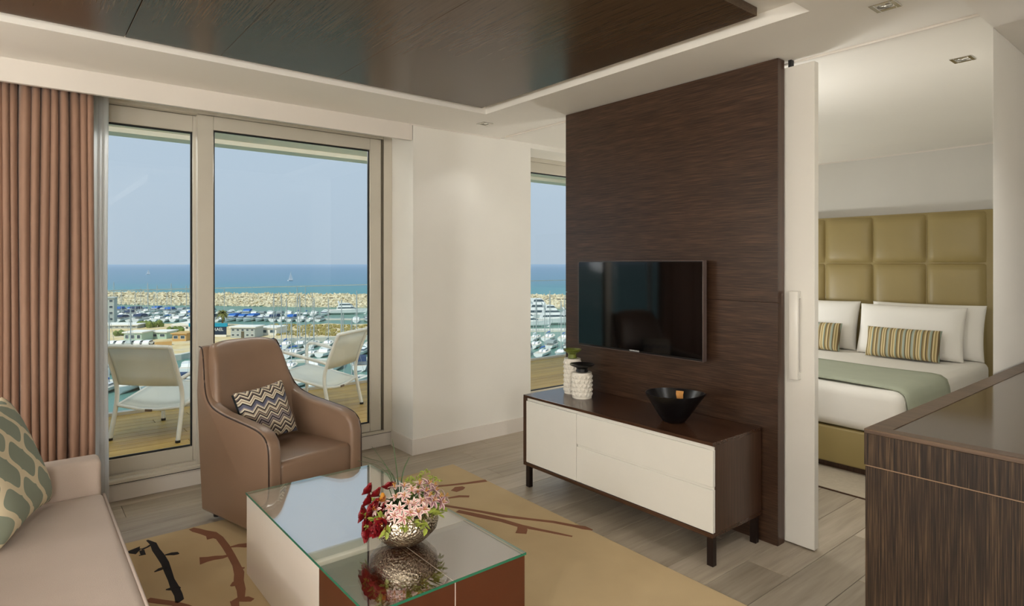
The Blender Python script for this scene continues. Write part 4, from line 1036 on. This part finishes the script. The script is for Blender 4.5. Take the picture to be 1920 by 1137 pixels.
def boat(kind, u, v, head, label, group=None, sc=1.0):
    if kind in used: t = copy_tree(used[kind])
    else: t = PROT[kind](); used[kind] = t
    p = gp(u, v); t.location = (p.x, p.y, WZ); t.rotation_euler = (0, 0, hd0 + head); t.scale = (sc, sc, sc)
    for k in ('label', 'category', 'group'):
        if k in t: del t[k]
    return tag(t, label, 'yacht' if kind[0] == 'y' else 'sailboat' if kind[0] == 's' else 'motorboat', group)
DESC = {'m1': 'open white motorboat', 'm2': 'motorboat with bright blue canvas canopy', 'm3': 'motorboat with grey canvas canopy', 'm4': 'larger motorboat with dark blue canopy', 's1': 'white sailboat with blue boom cover', 's2': 'small sailboat with grey boom cover', 's3': 'dark blue hulled sailboat with tall mast', 's4': 'white sailboat with white boom cover'}
GRP = {'m1': 'open motorboats', 'm2': 'blue canopied motorboats', 'm3': 'grey canopied motorboats', 'm4': 'dark blue canopied motorboats', 's1': 'blue covered sailboats', 's2': 'grey covered sailboats', 's3': 'dark hulled sailboats', 's4': 'white covered sailboats'}
def rowb(u0, u1, du, v, kinds, where, head=0, dv=0, seed=0):
    rnd = random.Random(seed); u = u0
    while u <= u1:
        k = rnd.choice(kinds); vv_ = v + dv * (u - u0) + rnd.uniform(-.4, .4)
        boat(k, u, vv_, head + rnd.uniform(-.12, .12) + (PI if rnd.random() < .3 else 0), DESC[k] + ' ' + where, GRP[k] + ' ' + where, rnd.uniform(.9, 1.12))
        u += du * rnd.uniform(.97, 1.15)
rowb(228, 400, 15, 586.5, ['m1', 'm2', 'm3', 's1', 'm4'], 'in the outermost row close under the breakwater', .1, 0, 20)
rowb(90, 612, 15.5, 592, ['m1', 'm1', 'm2', 'm3', 's1', 's2', 's4', 'm4'], 'in the far row between breakwater and pontoon', .1, 0, 1)
rowb(218, 618, 15.5, 602, ['m1', 'm2', 'm3', 's2', 'm4', 'm1', 's4', 's1'], 'in the far row behind the quay buildings', -.1, 0, 2)
boat('y1', 652, 589.5, -PI / 2 + .15, 'large white motor yacht under way alone off the breakwater')
rowb(668, 735, 20, 604, ['m1', 'm2', 'm3'], 'at the tip of the sandy spit', .3, 0, 3)
rowb(512, 735, 25, 651, ['s1', 's3', 's2', 's4', 's1'], 'in the near basin below the sandy spit', .1, -.02, 4)
rowb(524, 735, 28, 668, ['s4', 'm1', 's2', 'm3', 's1'], 'in the near basin behind the right garden chair', -.15, -.02, 5)
rowb(505, 740, 38, 692, ['m1', 'm2', 's4', 'm4'], 'at the near pontoon below the right garden chair', .2, -.01, 6)
rowb(520, 740, 46, 722, ['m3', 's2', 'm1'], 'in the closest mooring row below the deck edge', -.2, -.02, 10)
rowb(175, 400, 34, 700, ['m1', 's4', 'm3', 's2'], 'in the mooring row behind the left garden chair', .3, -.03, 7)
rowb(160, 400, 40, 735, ['m2', 's1', 'm1', 'm4'], 'in the closest mooring row below the left garden chair', .2, -.03, 8)
boat('y2', 1018, 603.5, -PI / 2 + .2, 'largest white motor yacht seen through the narrow bedroom window')
boat('y2', 1040, 609, -PI / 2 + .15, 'second white motor yacht in front of the largest one, bedroom window', None, .8)
boat('y1', 990, 613.5, -PI / 2 + .1, 'white motor yacht nearest the pontoon seen through the bedroom window')
boat('y1', 1075, 606, -PI / 2 + .2, 'white motor yacht half hidden by the timber partition')
rowb(975, 1110, 26, 637, ['s4', 's1', 's2'], 'in the upper row seen through the bedroom window', -.3, 0, 11)
rowb(970, 1110, 30, 651, ['s4', 'm3', 'm1', 's2'], 'in the middle row seen through the bedroom window', -.35, 0, 12)
rowb(985, 1110, 32, 666, ['s2', 'm4', 's1'], 'in the lowest row seen through the bedroom window', -.3, 0, 13)
def sail_away(u, v, sc, label):
    p = gp(u, v); t = thing('sailing_boat', label, 'sailboat', (p.x, p.y, WZ), hd0 - .45)
    obj('hull', hull_bm(10 * sc, 3 * sc, 1.1 * sc, .1), M['hull'], t, local=True)
    b = BM(); prism(b, [(.3 * sc, 1.6 * sc), (-4 * sc, 1.8 * sc), (.3 * sc, 13 * sc)], -.06, .06, 'yz'); obj('mainsail', b, M['hull'], t, local=True)
    b = BM(); prism(b, [(.6 * sc, 1.5 * sc), (4.6 * sc, 1.4 * sc), (.6 * sc, 11.5 * sc)], -.05, .05, 'yz'); obj('jib', b, M['hull'], t, local=True)
    obj('mast', tube(BM(), [(0, .45 * sc, 1), (0, .45 * sc, 13.3 * sc)], .12 * sc, 6), M['mast'], t, local=True)
sail_away(545, 527, 1.0, 'white sailboat under full sail alone on the open sea')
sail_away(278, 515, 1.0, 'faint distant sailboat near the horizon in the left pane')

# quay buildings
def house(name, u, v, wpx, hpx, depth, mat, label, roof='flat', rz=0.0, nwin=3, roofmat='bwhite', storeys=1, cat='building', door=False):
    p = gp(u, v, 1.3); d = (p - EYEV).dot(FW); W_ = wpx * d / FPX; Hh = hpx * d / FPX
    t = thing(name, label, cat, (p.x, p.y, WZ + 1.3), hd0 + rz)
    wl = obj('wall', box(BM(), -W_ / 2, W_ / 2, 0, depth, 0, Hh), M[mat], t, local=True)
    sh = Hh / storeys
    for s in range(storeys):
        for k in range(nwin):
            x = -W_ / 2 + W_ * (k + .5) / nwin; ww = W_ / nwin * .3
            if door and k == nwin // 2 and s == 0: obj('door', box(BM(), x - .5, x + .5, -.06, .02, 0, 2.1), M['shade_door'], t, local=True); continue
            wn = obj('window', box(BM(), x - ww, x + ww, -.05, .03, s * sh + sh * .35, s * sh + sh * .78), M['bglass'], t, local=True)
            obj('frame', rect_frame(BM(), x - ww * 1.08, x + ww * 1.08, s * sh + sh * .33, s * sh + sh * .80, .08, .08, .08, .08, -.09, -.04), M['bwhite'], wn, local=True)
    if roof == 'flat': obj('roof', box(BM(), -W_ / 2 - .4, W_ / 2 + .4, -.4, depth + .4, Hh, Hh + .35), M[roofmat], t, local=True)
    elif roof == 'arch':
        b = BM(); prism(b, [(-W_ / 2 - .3, Hh)] + [(-W_ / 2 * math.cos(PI * k / 10), Hh + W_ * .16 * math.sin(PI * k / 10)) for k in range(1, 10)] + [(W_ / 2 + .3, Hh)], -.3, depth, 'xz'); obj('roof', b, M[roofmat], t, local=True)
    else:
        b = BM(); prism(b, [(-W_ / 2 - .4, Hh), (W_ / 2 + .4, Hh), (W_ / 2 - W_ * .1, Hh + 1.4), (-W_ / 2 + W_ * .1, Hh + 1.4)], -.4, depth + .4, 'xz'); obj('roof', b, M[roofmat], t, local=True)
    return t
house('office_block', 180, 606, 58, 46, 5, 'bgrey', 'grey multi storey block at the left edge of the marina view', nwin=6, storeys=4, roofmat='bgrey', rz=.35)
house('long_shed', 208, 617, 92, 6, 9, 'bgrey', 'long low grey shed with white eaves in front of the grey block', nwin=9, roofmat='bwhite', rz=.12)
house('kiosk', 249, 641, 33, 16, 6, 'bgreen', 'pale green cabin with white roof and dark windows on the quay', nwin=3)
house('kiosk', 297, 636, 30, 12, 6, 'bgreen', 'second pale green cabin with small window in the middle of the quay', nwin=2)
house('kiosk', 336, 640, 26, 13, 5, 'btan', 'tan boarded hut on the quay left of the navy sign', nwin=2, roofmat='btan')
house('club_house', 338, 620, 34, 9, 7, 'bwhite', 'white club house with arched roof and dark arched windows', 'arch', nwin=4)
house('store_house', 455, 634, 46, 19, 6, 'bgrey', 'pale grey two storey quay building with a brown door right of the sign', nwin=5, storeys=2, door=True, rz=-.05)
house('store_house', 503, 629, 32, 13, 7, 'bwhite', 'white flat roofed hall at the foot of the sandy spit', nwin=2, rz=-.1)
tag(obj('container', box(BM(), -2.1, 2.1, 0, 1.6, 0, 1.1), M['btan'], base=tuple(gp(307, 648.5, 1.3)), local=True), 'tan freight container beside the parked cars', 'container')
# navy sign with white lettering
p = gp(390, 632, 1.3); d = (p - EYEV).dot(FW); k = d / FPX
sg = thing('sign_board', 'navy sign board with teal top band and white lettering on the quay', 'sign', (p.x, p.y, WZ + 1.3), hd0)
obj('board', box(BM(), -34 * k, 34 * k, 0, .3, 4 * k, 19 * k), M['signnavy'], sg, local=True)
obj('top_band', box(BM(), -36 * k, 36 * k, -.1, .4, 19 * k, 25.5 * k), M['tealc'], sg, local=True)
obj('base_band', box(BM(), -34 * k, 34 * k, 0, .3, 0, 4 * k), M['bwhite'], sg, local=True)
b = text_mesh('ISRAEL', 8.0 * k, .02); b.transform(Matrix.Translation((17 * k, -.06, 13.8 * k)) @ Matrix.Rotation(PI / 2, 4, 'X')); obj('lettering', b, M['hull'], sg, local=True)
# palms
def palm(u, v, hgt, rad, label, seed=0):
    rnd = random.Random(seed); p = gp(u, v, 1.3); t = thing('palm_tree', label, 'palm', (p.x, p.y, WZ + 1.3))
    obj('trunk', tube(BM(), [(0, 0, 0), (.1, 0, hgt * .5), (0, 0, hgt)], [.42, .32, .36], 8), M['trunk'], t, local=True)
    b = BM()
    for k in range(46):
        a = rnd.random() * 2 * PI; elv = rnd.uniform(-.5, 1.2); L = rad * rnd.uniform(.8, 1.15); prev = None
        for s in range(6):
            tt = s / 5; r = L * tt * math.cos(elv * (1 - .2 * tt)); z = hgt + L * (math.sin(elv) * tt - .75 * tt * tt); w_ = rad * .12 * math.sin(PI * (tt * .9 + .08)); sd = Vector((-math.sin(a), math.cos(a), 0)) * w_; c = Vector((r * math.cos(a), r * math.sin(a), z))
            cur = (b.verts.new(c - sd + Vector((0, 0, -w_ * .4))), b.verts.new(c), b.verts.new(c + sd + Vector((0, 0, -w_ * .4))))
            if prev:
                for j in (0, 1): b.faces.new((prev[j], prev[j + 1], cur[j + 1], cur[j]))
            prev = cur
    obj('fronds', b, M['palmleaf'], t, local=True, kind='stuff')
palm(417, 612, 5.2, 3.0, 'tall date palm rising behind the navy sign', 1)
def bush(u, v, r, label, seed):
    rnd = random.Random(seed); p = gp(u, v, 1.3); b = BM()
    for _ in range(14): bmesh.ops.create_icosphere(b, subdivisions=1, radius=r * rnd.uniform(.35, .6), matrix=Matrix.Translation((rnd.uniform(-r, r), rnd.uniform(-r, r) * .6, r * rnd.uniform(.2, .8))))
    tag(obj('shrub', b, flat('shrub_leaves', (106, 120, 56), .9, .25, .8), base=tuple(p), local=True), label, 'shrub')
bush(330, 624, 2.0, 'dark green shrub in front of the white club house', 1); bush(268, 613, 1.8, 'yellow green shrub behind the pale green cabin', 2); bush(290, 614, 2.2, 'olive shrub between the shed and the club house', 3); bush(226, 630, 1.6, 'golden shrub left of the pale green cabin', 4)
# parked cars
def car(u, v, rz, mat, label, group):
    p = gp(u, v, 1.3); t = thing('parked_car', label, 'car', (p.x, p.y, WZ + 1.3), hd0 + rz, group)
    b = BM(); prism(b, [(-2.1, .3), (2.1, .3), (2.1, .75), (1.1, .9), (.6, 1.4), (-1.2, 1.42), (-1.9, .95), (-2.1, .85)], -.85, .85, 'yz'); obj('body', b, mat, t, local=True)
    b = BM(); prism(b, [(.95, .92), (.55, 1.34), (-1.15, 1.36), (-1.7, .97)], -.87, .87, 'yz'); obj('windows', b, M['bglass'], t, local=True)
    for y in (-1.3, 1.3):
        for s in (-1, 1): obj('wheel', tube(BM(), [(s * .72, y, .32), (s * .9, y, .32)], .32, 10), M['gasket'], t, local=True)
for k in range(6):
    car(196 + k * 16.5, 648.5 - k * .3, .1, M['hull'] if k % 3 else M['bgrey'], 'white parked car in the front row on the quay' if k % 3 else 'grey parked car in the front row on the quay', 'white cars parked on the quay' if k % 3 else 'grey cars parked on the quay')
